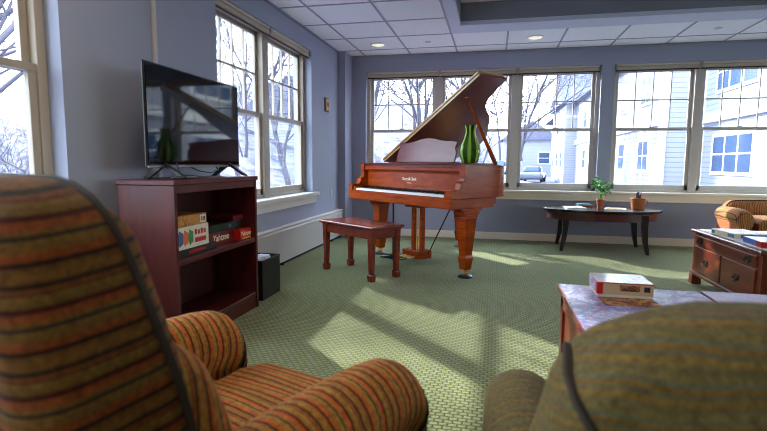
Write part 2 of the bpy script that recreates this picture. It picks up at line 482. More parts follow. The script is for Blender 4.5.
def wall_with_holes(name, axis, at0, at1, lo, hi, holes, mat):
    b = MB()
    def bx(a0, a1, z0, z1):
        if a1 - a0 < 1e-4 or z1 - z0 < 1e-4: return
        if axis == 'y': b.box(at0, at1, a0, a1, z0, z1)
        else: b.box(a0, a1, at0, at1, z0, z1)
    cur = lo
    for (a0, a1, z0, z1) in holes:
        bx(cur, a0, 0, 2.8); bx(a0, a1, 0, z0); bx(a0, a1, z1, 2.8); cur = a1
    bx(cur, hi, 0, 2.8)
    return struct(b.build(name, mat))
HZ = 2.215
SZL, SZB = .655, .65
LH = [(-2.6, -.75, SZL, HZ + .02), (.05, 2.03, SZL, HZ + .02), (3.41, 5.375, SZL, HZ + .02)]
wall_with_holes('wall_left', 'y', XL - WT, XL, YR - WT, YB + WT, LH, M['wall'])
BH = [(-1.735, 1.265, SZB, HZ), (1.415, 4.3, SZB, HZ)]
wall_with_holes('wall_back', 'x', YB, YB + WT, XL - WT, XR + WT, BH, M['wall'])
wall_with_holes('wall_right', 'y', XR, XR + WT, YR - WT, YB + WT, [(.8, 2.8, .65, HZ), (3.6, 5.6, .65, HZ)], M['wall'])
wall_with_holes('wall_rear', 'x', YR - WT, YR, XL - WT, XR + WT, [], M['wall'])
# corner column at the back left
b = MB(); b.box(XL, -1.93, 6.34, YB, 0, ZC)
struct(b.build('wall_corner', M['wall']))
# ceiling with tray
TX0, TY1, TX1, TY0 = -.385, 5.40, 5.6, -1.6
ZT = 2.66
b = MB()
b.box(XL - WT, TX0 - .115, YR - WT, YB + WT, ZC, ZC + .04)
b.box(TX0 - .115, XR + WT, TY1 + .32, YB + WT, ZC, ZC + .04)
b.box(TX0 - .115, XR + WT, YR - WT, TY0 - .1, ZC, ZC + .04)
b.box(TX1 + .1, XR + WT, TY0 - .1, TY1 + .32, ZC, ZC + .04)
cl = struct(b.build('ceiling', M['tile']))
b = MB()
b.box(TX0 - .115, TX0, TY0 - .1, TY1 + .32, ZC - .002, ZC + .04)
b.box(TX0, TX1 + .1, TY1, TY1 + .32, ZC - .002, ZC + .04)
b.box(TX0, TX1 + .1, TY0 - .1, TY0, ZC - .002, ZC + .04)
b.box(TX1, TX1 + .1, TY0, TY1, ZC - .002, ZC + .04)
struct(b.build('trim_1', M['drywall']))
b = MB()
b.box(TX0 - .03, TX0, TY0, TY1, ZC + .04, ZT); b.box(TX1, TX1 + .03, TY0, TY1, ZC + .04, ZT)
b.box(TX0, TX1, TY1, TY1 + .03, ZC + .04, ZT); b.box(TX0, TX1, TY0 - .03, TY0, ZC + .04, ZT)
struct(b.build('trim_2', M['trayshade']))
b = MB(); b.box(TX0 - .03, TX1 + .03, TY0 - .03, TY1 + .03, ZT, ZT + .04)
struct(b.build('trim_3', M['tile']))
b = MB(); b.box(XL - WT, XR + WT, YR - WT, YB + WT, 2.8, 2.84)
struct(b.build('ceiling', M['dark']))
# T-bar grid
b = MB()
g = .011
ys = [4.48 + .615 * k for k in range(-12, 4)]
for y in ys:
    if y < YR: continue
    x1 = XR if (y > TY1 + .34 or y < TY0 - .1) else TX0 - .115
    b.box(XL, x1, y - g, y + g, ZC - .004, ZC)
    if x1 < XR: b.box(TX1 + .1, XR, y - g, y + g, ZC - .004, ZC)
x = -1.735
while x < XR:
    if x < TX0 - .12 or x > TX1 + .1: b.box(x - g, x + g, YR, YB, ZC - .0045, ZC)
    else:
        b.box(x - g, x + g, TY1 + .32, YB, ZC - .0045, ZC); b.box(x - g, x + g, YR, TY0 - .1, ZC - .0045, ZC)
    x += .615
struct(b.build('trim_4', M['grid']))
# wall angle where ceiling meets walls
b = MB(); b.box(XL, XR, YB - .022, YB, ZC - .014, ZC); b.box(XL, XL + .022, YR, YB, ZC - .014, ZC)
struct(b.build('trim_5', M['grid']))
# baseboards
b = MB(); b.box(-1.93, XR, YB - .016, YB, 0, .083); b.box(-1.93, XR, YB - .01, YB, .083, .093)
struct(b.build('baseboard_back', M['base']))
b = MB(); b.box(XL, XL + .016, YR, .0, 0, .093)
struct(b.build('baseboard_left', M['base']))
# conduit strip on left wall
b = MB(); b.box(XL, XL + .02, 2.685, 2.715, .4, ZC - .014, .004)
struct(b.build('trim_6', M['heater']))

# windows
def make_window(n, length, panes, origin, rz, zs, zh, frame_mat, ncol=4):
    """local: x along wall, y outward (0 = inner wall face), z up"""
    root = struct(empty('window_%d' % n, origin, rz))
    F0, F1 = .085, .17
    b = MB()
    b.box(0, length, F0, F1, zs, zs + .035); b.box(0, length, F0, F1, zh - .05, zh)
    b.box(0, panes[0][0], F0, F1, zs, zh); b.box(panes[-1][1], length, F0, F1, zs, zh)
    mulls = []
    for i in range(len(panes) - 1):
        b.box(panes[i][1], panes[i + 1][0], F0 - .012, F1, zs, zh)
    b.build('window_frame', frame_mat, root, bevel=.003)
    zr = 1.435
    for (a0, a1) in panes:
        # upper sash (outer track)
        y0, y1 = .13, .16
        s_ = MB(); w = .04
        s_.box(a0, a0 + w, y0, y1, zr - .02, zh - .05); s_.box(a1 - w, a1, y0, y1, zr - .02, zh - .05)
        s_.box(a0, a1, y0, y1, zh - .085, zh - .05); s_.box(a0, a1, y0, y1, zr - .02, zr + .02)
        up = s_.build('upper_sash', frame_mat, root, bevel=.002)
        mt = MB(); gx0, gx1, gz0, gz1 = a0 + w, a1 - w, zr + .02, zh - .085
        for k in range(1, ncol):
            xx = gx0 + (gx1 - gx0) * k / ncol; mt.box(xx - .0055, xx + .0055, y0 + .004, y1 - .004, gz0, gz1)
        zz = (gz0 + gz1) / 2; mt.box(gx0, gx1, y0 + .003, y1 - .003, zz - .007, zz + .007)
        mt.build('muntin_grid', frame_mat, up)
        gl = MB(); gl.box(gx0, gx1, y0 + .0125, y0 + .0165, gz0, gz1); gl.build('window_pane', M['glass'], up)
        y0, y1 = .097, .127
        s_ = MB(); w = .042
        s_.box(a0, a0 + w, y0, y1, zs + .035, zr + .018); s_.box(a1 - w, a1, y0, y1, zs + .035, zr + .018)
        s_.box(a0, a1, y0, y1, zs + .035, zs + .095); s_.box(a0, a1, y0 - .004, y1, zr - .018, zr + .018)
        lo = s_.build('lower_sash', frame_mat, root, bevel=.002)
        gl = MB(); gl.box(a0 + w, a1 - w, y0 + .0125, y0 + .0165, zs + .095, zr - .018); gl.build('window_pane', M['glass'], lo)
        lk = MB(); mx_ = (a0 + a1) / 2; lk.box(mx_ - .03, mx_ + .03, y0 + .0, y0 + .028, zr + .018, zr + .03, .003); lk.build('sash_lock', frame_mat, lo)
    return root

M['frameback'] = plain('back_frame_paint', (190, 184, 178), .45, var=.03)
LF = plain('left_frame_paint', (166, 154, 140), .45, var=.03)
# back windows: local x = world x, y = world y
make_window(1, 3.0, [(.045, .935), (1.03, 1.935), (2.035, 2.955)], (-1.735, YB, 0), 0, SZB, HZ, M['frameback'])
make_window(2, 2.885, [(.035, .92), (1.01, 1.87), (1.97, 2.83)], (1.415, YB, 0), 0, SZB, HZ, M['frameback'])
# left windows: local x -> world -y ... rotate +90: x->+y, y->-x
make_window(3, 1.98, [(.05, .93), (1.05, 1.93)], (XL, .05, 0), PI / 2, SZL, HZ + .02, LF)
make_window(4, 1.965, [(.05, .90), (1.02, 1.915)], (XL, 3.41, 0), PI / 2, SZL, HZ + .02, LF)
make_window(5, 1.85, [(.05, .87), (.98, 1.8)], (XL, -2.6, 0), PI / 2, SZL, HZ + .02, LF)
for i, y0 in enumerate((.8, 3.6)):  # unseen right-wall windows, added to let fill light into the room
    make_window(6 + i, 2.0, [(.05, .95), (1.05, 1.95)], (XR, y0 + 2.0, 0), -PI / 2, .65, HZ, M['frameback'])
# stools + aprons
b = MB(); b.box(-1.80, 4.4, YB - .055, YB + .10, .622, SZB + .004, .003)
b.box(-1.78, 4.38, YB - .022, YB, .535, .622); b.box(-1.78, 4.38, YB - .03, YB, .535, .55)
struct(b.build('trim_7', M['base']))
for k, (a0, a1) in enumerate(((.05, 2.03), (3.41, 5.375))):
    b = MB(); b.prism([(XL - .10, a0), (XL, a0), (XL, a0 - .09), (XL + .055, a0 - .09), (XL + .055, a1 + .09), (XL, a1 + .09), (XL, a1), (XL - .10, a1)], .627, SZL + .004)
    b.box(XL, XL + .022, a0 - .07, a1 + .07, .54, .627); b.box(XL, XL + .034, a0 - .07, a1 + .07, .585, .6)
    struct(b.build('trim_%d' % (8 + k), M['white']))
# white reveals of left windows
# rolled shades
def shade(x0, x1, label, left=False):
    L = x1 - x0
    if left: t = thing('window_blind', label, 'blind', (XL - .015, x0, HZ + .02), PI / 2, 'rolled blinds above the windows')
    else: t = thing('window_blind', label, 'blind', (x0, YB + .015, HZ), 0, 'rolled blinds above the windows')
    b = MB(); b.box(0, L, 0, .055, -.022, 0, .003); b.build('headrail', M['frame'], t)
    b = MB(); b.rbox(L / 2, .028, -.045, L - .012, .046, .05, .018); b.build('rolled_fabric', M['shade'], t, True)
    b = MB(); b.box(.004, L - .004, .012, .03, -.082, -.068, .003); b.build('bottom_rail', M['plaquedark'], t)
    for xx in (0.0, L - .016):
        b = MB(); b.box(xx, xx + .016, -.012, .05, -.05, -.0, .002); b.build('bracket', M['steel'], t)
    return t
shade(-1.725, -.735, 'rolled beige blind over the back-wall window nearest the corner, behind the piano')
shade(-.73, .26, 'rolled beige blind above the piano lid tip on the back wall')
shade(.265, 1.255, 'rolled beige blind over the window just right of the green vase')
shade(1.425, 2.365, 'rolled beige blind over the window with the pencil pot in front of it')
shade(2.37, 3.33, 'rolled beige blind over the rightmost visible back-wall window')
shade(3.42, 4.37, 'rolled tan blind on the left wall, above the television', True)
shade(4.375, 5.365, 'rolled tan blind on the left wall ending beside the small wooden plaque', True)
# baseboard heater along left wall
t = thing('baseboard_heater', 'long off-white baseboard radiator cover along the left wall below the window', 'heater', (XL, 0, 0))
b = MB(); b.prism([(0.0, .035), (.06, .035), (.06, .335), (.052, .352), (.052, .372), (0, .372)], .3, 6.34, mtx=None, axis='y'); b.build('cover', M['heater'], t)
b = MB(); b.box(.0, .067, .3, 6.34, .362, .377, .003); b.build('top_edge', M['white'], t)
b = MB()
for yy in (1.4, 2.9, 4.4, 5.9): b.box(.0, .058, yy, yy + .02, 0, .04)
b.box(.0, .03, .3, 6.34, 0, .036); b.build('toe_recess', M['dark'], t)
# outlet, plaque
t = thing('wall_outlet', 'small beige power outlet plate low on the left wall near the corner', 'outlet', (XL, 6.03, .61))
b = MB(); b.box(0, .007, -.037, .037, -.06, .06, .003); b.build('plate', M['outlet'], t)
for zz in (-.0275, .0275):
    b = MB(); b.box(.007, .010, -.017, .017, zz - .0155, zz + .0155, .002); b.build('socket', M['frame'], t)
t = thing('wall_plaque', 'small golden wooden plaque high on the left wall beside the window', 'plaque', (XL, 5.87, 1.70))
b = MB(); b.box(0, .012, -.07, .07, -.085, .085, .003); b.build('backing', M['plaquedark'], t)
b = MB(); b.box(.012, .022, -.055, .06, -.07, .07, .003); b.build('face', M['plaque'], t)
b = MB(); b.box(.022, .024, -.02, .03, -.02, .03, .001); b.build('emblem', M['plaquedark'], t)
# ceiling fixtures
def downlight(x, y, label):
    t = thing('recessed_light', label, 'ceiling light', (x, y, ZC), 0, 'recessed ceiling lights')
    b = MB(); b.lathe([(.10, 0), (.10, -.006), (.085, -.012), (.082, -.006), (.08, -.002)], seg=28); b.build('trim_ring', M['white'], t, True)
    b = MB(); b.lathe([(.079, -.003), (.07, -.012), (.04, -.02), (.005, -.022)], seg=24); b.build('lens', M['light'], t, True)
downlight(-1.42, 6.05, 'round recessed ceiling light near the left corner column')
downlight(.42, 6.05, 'round recessed ceiling light above the piano lid tip')
for (x, y, l) in ((-.81, 6.05, 'small round ceiling sprinkler between the two recessed lights'), (2.27, 6.03, 'small round ceiling sprinkler at right above the rightmost windows')):
    t = thing('ceiling_sprinkler', l, 'sprinkler', (x, y, ZC), 0, 'ceiling sprinklers')
    b = MB(); b.lathe([(.04, 0), (.04, -.005), (.03, -.009), (.004, -.01)], seg=20); b.build('cover_plate', M['drywall'], t, True)

# ------------------------------------------------------------------ grand piano
FC = Vector((-.945, 4.66, 0)); PA = math.atan2(-.676, .736)
W = .82
def piano():
    t = thing('grand_piano', 'polished reddish-brown mahogany grand piano with raised lid by the windows', 'piano', FC, PA)
    # local: x lateral right, y back, z up
    def spline(pts, n=5):
        out = []
        m = len(pts)
        for i in range(m - 1):
            p0, p1, p2, p3 = pts[max(i - 1, 0)], pts[i], pts[i + 1], pts[min(i + 2, m - 1)]
            for k in range(n):
                q = k / n
                out.append(tuple(.5 * ((2 * p1[j]) + (-p0[j] + p2[j]) * q + (2 * p0[j] - 5 * p1[j] + 4 * p2[j] - p3[j]) * q * q + (-p0[j] + 3 * p1[j] - 3 * p2[j] + p3[j]) * q ** 3) for j in (0, 1)))
        out.append(pts[-1]); return out
    curve = spline([(W, .52), (.80, .64), (.71, .76), (.52, .86), (.37, .98), (.21, 1.18), (.02, 1.37), (-.18, 1.51), (-.42, 1.57), (-.64, 1.52), (-.78, 1.38), (-W, 1.2)])
    outline = [(-W, .24), (W, .24)] + curve
    def inset(poly, d):
        n = len(poly); out = []
        for i in range(n):
            a, p, c = Vector(poly[i - 1]), Vector(poly[i]), Vector(poly[(i + 1) % n])
            e1 = (p - a).normalized(); e2 = (c - p).normalized()
            n1 = Vector((-e1.y, e1.x)); n2 = Vector((-e2.y, e2.x)); nn = (n1 + n2).normalized()
            k = d / max(.35, nn.dot(n1)); out.append(tuple(p + nn * k))
        return out
    inn = inset(outline, .04)
    b = MB(); b.ringprism(outline, inn, .70, .985); b.build('rim', M['piano'], t, True, bevel=.004)
    b = MB(); b.prism(inset(outline, .035), .72, .80); b.build('soundboard', M['pianodark'], t)
    b = MB(); b.prism([(x, y) for x, y in inset(outline, .09) if True], .85, .875); pl = b.build('iron_plate', M['gold'], t)
    # keybed
    b = MB(); b.box(-W, W, .0, .52, .612, .70, .006); b.box(-W + .03, W - .03, .52, .58, .64, .70); b.build('keybed', M['piano'], t)
    # arms (cheeks) with scroll
    prof = [(.0, .70), (.0, .765), (.085, .768), (.10, .776), (.108, .80), (.118, .83), (.15, .845), (.155, .87), (.155, .985), (.25, .985), (.25, .70)]
    for sx in (-1, 1):
        b = MB(); x0, x1 = (W - .07, W) if sx > 0 else (-W, -W + .07)
        b.prism(prof, x0, x1, axis='x'); b.build('arm', M['piano'], t, bevel=.003)
        b = MB(); x0, x1 = (W - .11, W - .07) if sx > 0 else (-W + .07, -W + .11)
        b.box(x0, x1, .02, .19, .70, .742, .004); b.build('key_block', M['piano'], t)
    b = MB(); b.box(-W + .07, W - .07, .006, .022, .68, .708, .003); b.build('key_slip', M['piano'], t)
    # fallboard
    b = MB(); b.prism([(.198, .750), (.20, .756), (.205, .90), (.195, .925), (.238, .925), (.238, .750)], -W + .07, W - .07, axis='x')
    fb = b.build('fallboard', M['piano'], t, bevel=.002)
    mt = Matrix.Translation((0, .2010, .842)) @ Matrix.Rotation(math.radians(88), 4, 'X')
    text_obj('lettering', 'Story & Clark', .040, M['cream'], mt, fb, .001)
    b = MB(); b.box(-.035, .035, .1995, .203, .800, .806); b.build('underline', M['brass'], fb)
    b = MB(); b.box(-W + .07, W - .07, .165, .24, .925, .962, .005); b.build('top_rail', M['piano'], t)
    b = MB(); b.box(-W - .01, W + .01, .15, .50, .985, 1.0, .005); b.box(-W + .07, W - .07, .172, .24, .962, .985); b.build('front_shelf', M['pianodark'], t)
    # keys
    wk = 52; K0 = -W + .115; kw = (2 * W - .23) / wk
    b = MB(); b.box(.0006, kw - .0006, .026, .20, .70, .728, .001); w0 = b.build('white_key', M['ivory'], t)
    b = MB(); b.box(-kw * .34, kw * .34, .08, .20, .728, .747, .002); k0 = b.build('black_key', M['ebony'], t)
    for i in range(wk):
        o = w0 if i == 0 else w0.copy()
        if i: C.objects.link(o)
        o.location = (K0 + i * kw, 0, 0)
    first = True
    for i in range(1, wk):
        if (i - 1) % 7 in (0, 2, 3, 5, 6):
            o = k0 if first else k0.copy()
            if not first: C.objects.link(o)
            first = False
            o.location = (K0 + i * kw, 0, 0)
    # music desk
    b = MB()
    top = [(-.45, 0), (.45, 0), (.455, .09), (.425, .14), (.44, .185), (.40, .20), (.30, .205), (.2, .215), (.1, .237), (0, .245), (-.1, .237), (-.2, .215), (-.3, .205), (-.40, .20), (-.44, .185), (-.425, .14), (-.455, .09)]
    mtx = Matrix.Translation((0, .38, 1.008)) @ Matrix.Rotation(math.radians(76), 4, 'X')
    b.prism(top, -.009, .009, mtx=mtx); b.build('music_desk', M['desk'], t, bevel=.002)
    b = MB(); b.box(-.5, .5, .30, .40, 1.0, 1.012, .004); b.build('desk_ledge', M['pianodark'], t)
    # lid: hinged on the bass side
    al = math.radians(27.6)
    H0 = Vector((-W - .012, 0, 1.004))
    def lidpt(x, y, h):
        s = x - H0.x
        return Vector((H0.x + s * math.cos(al) - h * math.sin(al), y, H0.z + s * math.sin(al) + h * math.cos(al)))
    LW = W + .05
    LW = W + .02
    lc = [(LW, .48), (LW, .845)] + spline([(LW, .845), (.75, .845), (.63, .87), (.50, .905), (.37, 1.0), (.21, 1.21), (.0, 1.39), (-.18, 1.53), (-.42, 1.6), (-.66, 1.55), (-.8, 1.4), (-W - .012, 1.22)])[1:] + [(-W - .012, .48)]
    def lidslab(poly, h0, h1, name, mat):
        b = MB()
        lo = [b.bm.verts.new(lidpt(x, y, h0)) for x, y in poly]; hi = [b.bm.verts.new(lidpt(x, y, h1)) for x, y in poly]
        b.bm.faces.new(lo[::-1]); b.bm.faces.new(hi)
        for i in range(len(poly)):
            j = (i + 1) % len(poly); b.bm.faces.new([lo[i], lo[j], hi[j], hi[i]])
        return b.build(name, mat, t, bevel=.003)
    lid = lidslab(lc, 0, .02, 'lid', M['lid'])
    b = MB()
    q = [lidpt(-W - .01, .474, .001), lidpt(LW, .474, .001), lidpt(LW, .474, .019), lidpt(-W - .01, .474, .019)]
    q2 = [p + Vector((0, .007, 0)) for p in q]
    va = [b.bm.verts.new(p) for p in q]; vb = [b.bm.verts.new(p) for p in q2]
    b.bm.faces.new(va); b.bm.faces.new(vb[::-1])
    for i in range(4): b.bm.faces.new([va[i], va[(i + 1) % 4], vb[(i + 1) % 4], vb[i]])
    o = b.build('lid_edge', M['lidedge'], lid)
    fl = lidslab([(-W - .012, .47), (LW, .47), (LW, .80), (-W - .012, .80)], .026, .046, 'lid_flap', M['lidedge'])
    # prop stick
    a = Vector((.775, .58, .985)); c = lidpt(.352 + (.352 + W) * .14, .60, .0)
    b = MB(); b.tube([a, a.lerp(c, .08), a.lerp(c, .5), c], [.017, .020, .014, .009], 6); b.build('lid_prop', M['piano'], t)
    b = MB(); b.lathe([(.018, 0), (.018, .006)], seg=12); o = b.build('prop_cup', M['brass'], lid); o.location = c + Vector((-.002, 0, -.012)); 
    # legs
    for (x, y, s) in ((-.585, .265, 1), (.752, .252, 1), (-.47, 1.35, 1)):
        b = MB()
        zt = .612 if y < .5 else .70
        def sq(z0, z1, w0, w1, b=b, x=x, y=y):
            lo = [b.bm.verts.new((x + sx * w0, y + sy * w0, z0)) for sx, sy in ((-1, -1), (1, -1), (1, 1), (-1, 1))]
            hi = [b.bm.verts.new((x + sx * w1, y + sy * w1, z1)) for sx, sy in ((-1, -1), (1, -1), (1, 1), (-1, 1))]
            b.bm.faces.new(lo[::-1]); b.bm.faces.new(hi)
            for i in range(4): b.bm.faces.new([lo[i], lo[(i + 1) % 4], hi[(i + 1) % 4], hi[i]])
        sq(.070, .175, .034, .048); sq(.175, .20, .048, .040); sq(.20, .52, .040, .064)
        for (q0, q1, hx_) in ((.52, .535, .066), (.535, .56, .075), (.56, zt - .012, .095), (zt - .02, zt, .13)):
            b.box(x - .066, x + .066, y - hx_, y + hx_, q0, q1, .003)
        lg = b.build('leg', M['piano'], t, bevel=.004)
        b = MB(); b.lathe([(.026, .05), (.03, .06), (.03, .072)], x, y, 16); b.lathe([(.02, .022), (.028, .032), (.028, .045), (.02, .052)], x, y, 16); b.build('brass_caster', M['brass'], lg, True)
        b = MB(); b.lathe([(.068, 0), (.07, .008), (.058, .02), (.03, .024), (.01, .022)], x, y, 24); b.build('caster_cup', M['caster'], lg, True)
    # pedal lyre
    b = MB(); b.box(-.15, .15, .22, .40, .585, .612, .004); b.box(-.12, .12, .24, .38, .56, .585, .004); b.build('lyre_block', M['pianodark'], t)
    for sx in (-1, 1):
        b = MB(); b.box(sx * .065 - .022, sx * .065 + .022, .30, .345, .13, .56, .006); b.build('lyre_post', M['piano'], t)
    b = MB(); b.box(-.13, .13, .22, .40, .05, .135, .012, seg=2); bx = b.build('pedal_box', M['piano'], t)
    for k in (-1, 0, 1):
        b = MB(); b.rbox(k * .062, .185, .072, .034, .10, .014, .007); b.build('pedal', M['brass'], bx, True)
    for x in (-.018, .018, .035):
        b = MB(); b.cyl((x, .32, .13), (x, .32, .56), .0045, seg=8); b.build('pedal_rod', M['brass'], t)
    b = MB(); b.cyl((.12, .36, .10), (.72, .09, .612), .006, seg=8); b.build('brace_rod', M['ebony'], t)
    for x in (-1, 1):
        b = MB(); b.lathe([(.008, 0), (.012, .004), (.006, .012)], x * (W + .0), .3, 12)
        b.bm.free()
    return t
piano()
# vase on the front shelf at treble side
def on_piano(u, w, z): 
    c, s = math.cos(PA), math.sin(PA)
    return Vector((FC.x + u * c - w * s, FC.y + u * s + w * c, z))
b = MB()
b.lathe([(.055, 0), (.066, .004), (.078, .03), (.09, .075), (.093, .115), (.084, .16), (.064, .205), (.05, .24), (.045, .27), (.047, .30), (.056, .33), (.052, .333), (.043, .32), (.04, .28), (.045, .24), (.06, .2), (.078, .155), (.086, .11), (.08, .06), (.06, .012), (.01, .01)],
        seg=56, fn=lambda r, z, a: r * (1 + .022 * math.cos(14 * a)))
o = b.build('glass_vase', M['vase'], None, True); o.location = on_piano(.665, .36, 1.0)
tag(o, 'green ribbed glass vase standing on the piano beside the music desk', 'vase')
# cord and black stand under the piano
t = thing('cable_stand', 'black upright pipe with looped cables on the floor under the piano', 'cable', (-1.0, 4.98, 0))
b = MB(); b.cyl((.0, .0, .0), (.0, 0, .60), .009, seg=8); b.cyl((.0, .0, .0), (.0, 0, .03), .025, seg=12); b.build('pipe', M['black'], t)
for k, (rx, ry, ph) in enumerate(((.14, .06, 0), (.11, .05, .5), (.16, .045, -.3))):
    b = MB(); b.tube([(.0 + rx * math.cos(a) * math.cos(ph) - ry * math.sin(a) * math.sin(ph), .03 + rx * math.cos(a) * math.sin(ph) + ry * math.sin(a) * math.cos(ph) , .012 + k * .014 + .008 * math.sin(2 * a)) for a in [2 * PI * i / 28 for i in range(28)]], .007, 6, closed=True)
    b.build('cable_loop', M['caster'] if k == 1 else M['black'], t, True)

# ------------------------------------------------------------------ piano bench
BA = math.atan2(-.585, .811)
t = thing('piano_bench', 'mahogany piano bench with four square tapered legs in front of the keyboard', 'bench', (-1.16, 4.27, 0), BA)
b = MB(); b.box(-.385, .385, -.19, .19, .445, .47, .012, seg=3); b.box(-.365, .365, -.17, .17, .435, .447); b.build('seat', M['bench'], t, bevel=.002)
b = MB()
b.box(-.34, .34, -.155, -.135, .36, .44); b.box(-.34, .34, .135, .155, .36, .44); b.box(-.34, -.32, -.155, .155, .36, .44); b.box(.32, .34, -.155, .155, .36, .44)
b.build('apron', M['bench'], t)
for sx in (-1, 1):
    for sy in (-1, 1):
        b = MB()
        for (z0, z1, w0, w1) in ((0, .055, .024, .028), (.055, .065, .028, .019), (.065, .44, .019, .028)):
            cx, cy = sx * .325, sy * .142
            lo = [b.bm.verts.new((cx + a * w0, cy + c * w0, z0)) for a, c in ((-1, -1), (1, -1), (1, 1), (-1, 1))]
            hi = [b.bm.verts.new((cx + a * w1, cy + c * w1, z1)) for a, c in ((-1, -1), (1, -1), (1, 1), (-1, 1))]
            b.bm.faces.new(lo[::-1]); b.bm.faces.new(hi)
            for i in range(4): b.bm.faces.new([lo[i], lo[(i + 1) % 4], hi[(i + 1) % 4], hi[i]])
        b.build('leg', M['bench'], t, bevel=.003)

# ------------------------------------------------------------------ bookcase, television
t = thing('bookcase', 'dark cherry two-shelf bookcase carrying the television', 'bookcase', (-1.57, 2.2, 0))
D, L, Hh = -.33, .89, .905
b = MB(); b.box(D - .008, .008, -.008, L + .008, Hh - .028, Hh, .004); b.build('top', M['bookcase'], t)
for y in (0, L - .024):
    b = MB(); b.box(D, 0, y, y + .024, 0, Hh - .028, .002); b.build('side_panel', M['bookcase'], t)
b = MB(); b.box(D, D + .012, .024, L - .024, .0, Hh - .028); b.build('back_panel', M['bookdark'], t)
b = MB(); b.box(D + .012, -.006, .024, L - .024, .458, .486, .002); b.build('shelf', M['bookcase'], t)
b = MB(); b.box(D + .012, -.006, .024, L - .024, .085, .108, .002); b.box(-.03, -.012, .024, L - .024, 0, .085); b.build('plinth_shelf', M['bookcase'], t)
b = MB(); b.box(-.022, -.004, .024, L - .024, .835, Hh - .028, .002); b.build('top_rail', M['bookcase'], t)

t = thing('television', 'black flat-screen television on two splayed feet on top of the bookcase', 'television', (-1.745, 2.71, .905))
w2, z0, z1 = .475, .06, .608
b = MB(); b.box(-.018, 0, -w2, w2, z0, z1, .006); b.box(-.07, -.04, -.3, .3, z0 + .03, .35, .01); b.build('housing', M['black'], t)
b = MB(); b.box(0, .003, -w2 + .012, w2 - .012, z0 + .02, z1 - .01); b.build('screen', M['screen'], t)
b = MB(); b.box(-.002, .005, -w2 + .004, w2 - .004, z0 + .002, z0 + .012, .001); b.build('lower_bezel', M['silver'], t)
for yy in (-.335, .335):
    b = MB()
    b.prism([(-.13, 0), (-.10, 0), (-.012, .062), (.0, .07), (.10, .006), (.13, 0), (.12, .012), (.004, .085), (-.03, .085)], yy - .012, yy + .012, axis='y')
    b.build('foot', M['black'], t)
t = thing('streaming_box', 'small flat black media box on the bookcase under the television', 'media box', (-1.66, 2.42, .905), .2)
b = MB(); b.rbox(0, 0, .009, .09, .15, .018, .008); b.build('case', M['black'], t, True)
b = MB(); b.tube([(-.03, .02, .012), (-.04, .03, .05), (-.05, .02, .09)], .003, 6); b.build('cable', M['black'], t)
b = MB(); b.tube([(-1.80, 2.60, .99), (-1.74, 2.68, .945), (-1.72, 2.78, .93), (-1.74, 2.90, .95), (-1.80, 2.93, .99)], .004, 6)
o = b.build('television_cable', M['black'], None, True)
tag(o, 'thin black cable drooping below the television screen', 'cable')

# games: box lying on shelf; front faces +x
def game(name, label, y0, y1, x0, x1, z0, z1, m, grp='board games on the bookcase shelf', rz=0):
    t = thing(name, label, 'board game', ((x0 + x1) / 2, (y0 + y1) / 2, z0), rz, grp)
    hx, hy, hz = (x1 - x0) / 2, (y1 - y0) / 2, z1 - z0
    b = MB(); b.box(-hx, hx, -hy, hy, 0, hz, .002); bd = b.build('box', m, t)
    return t, bd, hx, hy, hz
def face_text(parent, s, size, mat, x, y, z, shear=0):
    mtx = Matrix.Translation((x, y, z)) @ Matrix.Rotation(PI / 2, 4, 'Z') @ Matrix.Rotation(PI / 2, 4, 'X')
    return text_obj('lettering', s, size, mat, mtx, parent, .0004, shear)
SZ = .486
t, bd, hx, hy, hz = game('board_game', 'flat dark board game box with red lettering, bottom of the left stack', 2.235, 2.62, -1.90, -1.600, SZ, SZ + .045, M['boxblack'])
for k in range(8):
    b = MB(); b.box(hx, hx + .0012, -.075 + k * .02, -.062 + k * .02, .014 + .003 * (k % 2), .032); b.build('printed_mark', M['red'], t)
t, bd, hx, hy, hz = game('board_game', 'white board game box with coloured shapes and red lettering, middle of the left stack', 2.235, 2.545, -1.89, -1.600, SZ + .045, SZ + .165, M['boxwhite'])
for k, (mm, yy) in enumerate(((M['bluei'], -.11), (M['orangei'], -.065), (M['green'], -.02))):
    b = MB(); b.prism([(yy + .022 * math.cos(a) * (1 + .35 * (i % 2)), .06 + .036 * math.sin(a) * (1 + .3 * (i % 2))) for i, a in enumerate([2 * PI * j / 10 for j in range(10)])], hx, hx + .0012, axis='x')
    b.build('printed_shape', mm, t)
for k in range(4):
    b = MB(); b.box(hx, hx + .0012, .02 + k * .028, .040 + k * .028, .068, .098 - .006 * (k % 2)); b.build('printed_mark', M['red'], t)
b = MB(); b.box(hx, hx + .0012, .02, .125, .025, .05); b.build('red_band', M['red'], t)
t, bd, hx, hy, hz = game('board_game', 'brown and orange board game box on top of the left stack', 2.235, 2.53, -1.88, -1.602, SZ + .165, SZ + .225, M['boxbrown'])
b = MB(); b.box(hx, hx + .0012, .085, .14, .008, .052); b.build('end_label', M['boxwhite'], t)
for k in range(3):
    b = MB(); b.box(hx + .0012, hx + .0022, .095 + k * .014, .103 + k * .014, .018, .042); b.build('printed_mark', M['boxblack'], t)
t, bd, hx, hy, hz = game('board_game', 'long dark red dice game box with faded lettering lying in the middle of the shelf', 2.64, 2.93, -1.86, -1.655, SZ, SZ + .075, M['darkred'])
face_text(t, 'Yahtzee', .058, M['cream'], hx + .0005, -.02, .042, .2)
t, bd, hx, hy, hz = game('board_game', 'dark green game box lying on top of the long dark red box', 2.66, 3.04, -1.87, -1.665, SZ + .075, SZ + .125, M['boxgreen'])
b = MB(); b.box(hx, hx + .001, .03, .06, .015, .035); b.build('label_patch', M['teal'], t)
t, bd, hx, hy, hz = game('board_game', 'bright red dice game box with pale lettering at the right end of the shelf', 2.92, 3.062, -1.80, -1.605, SZ, SZ + .072, M['red'])
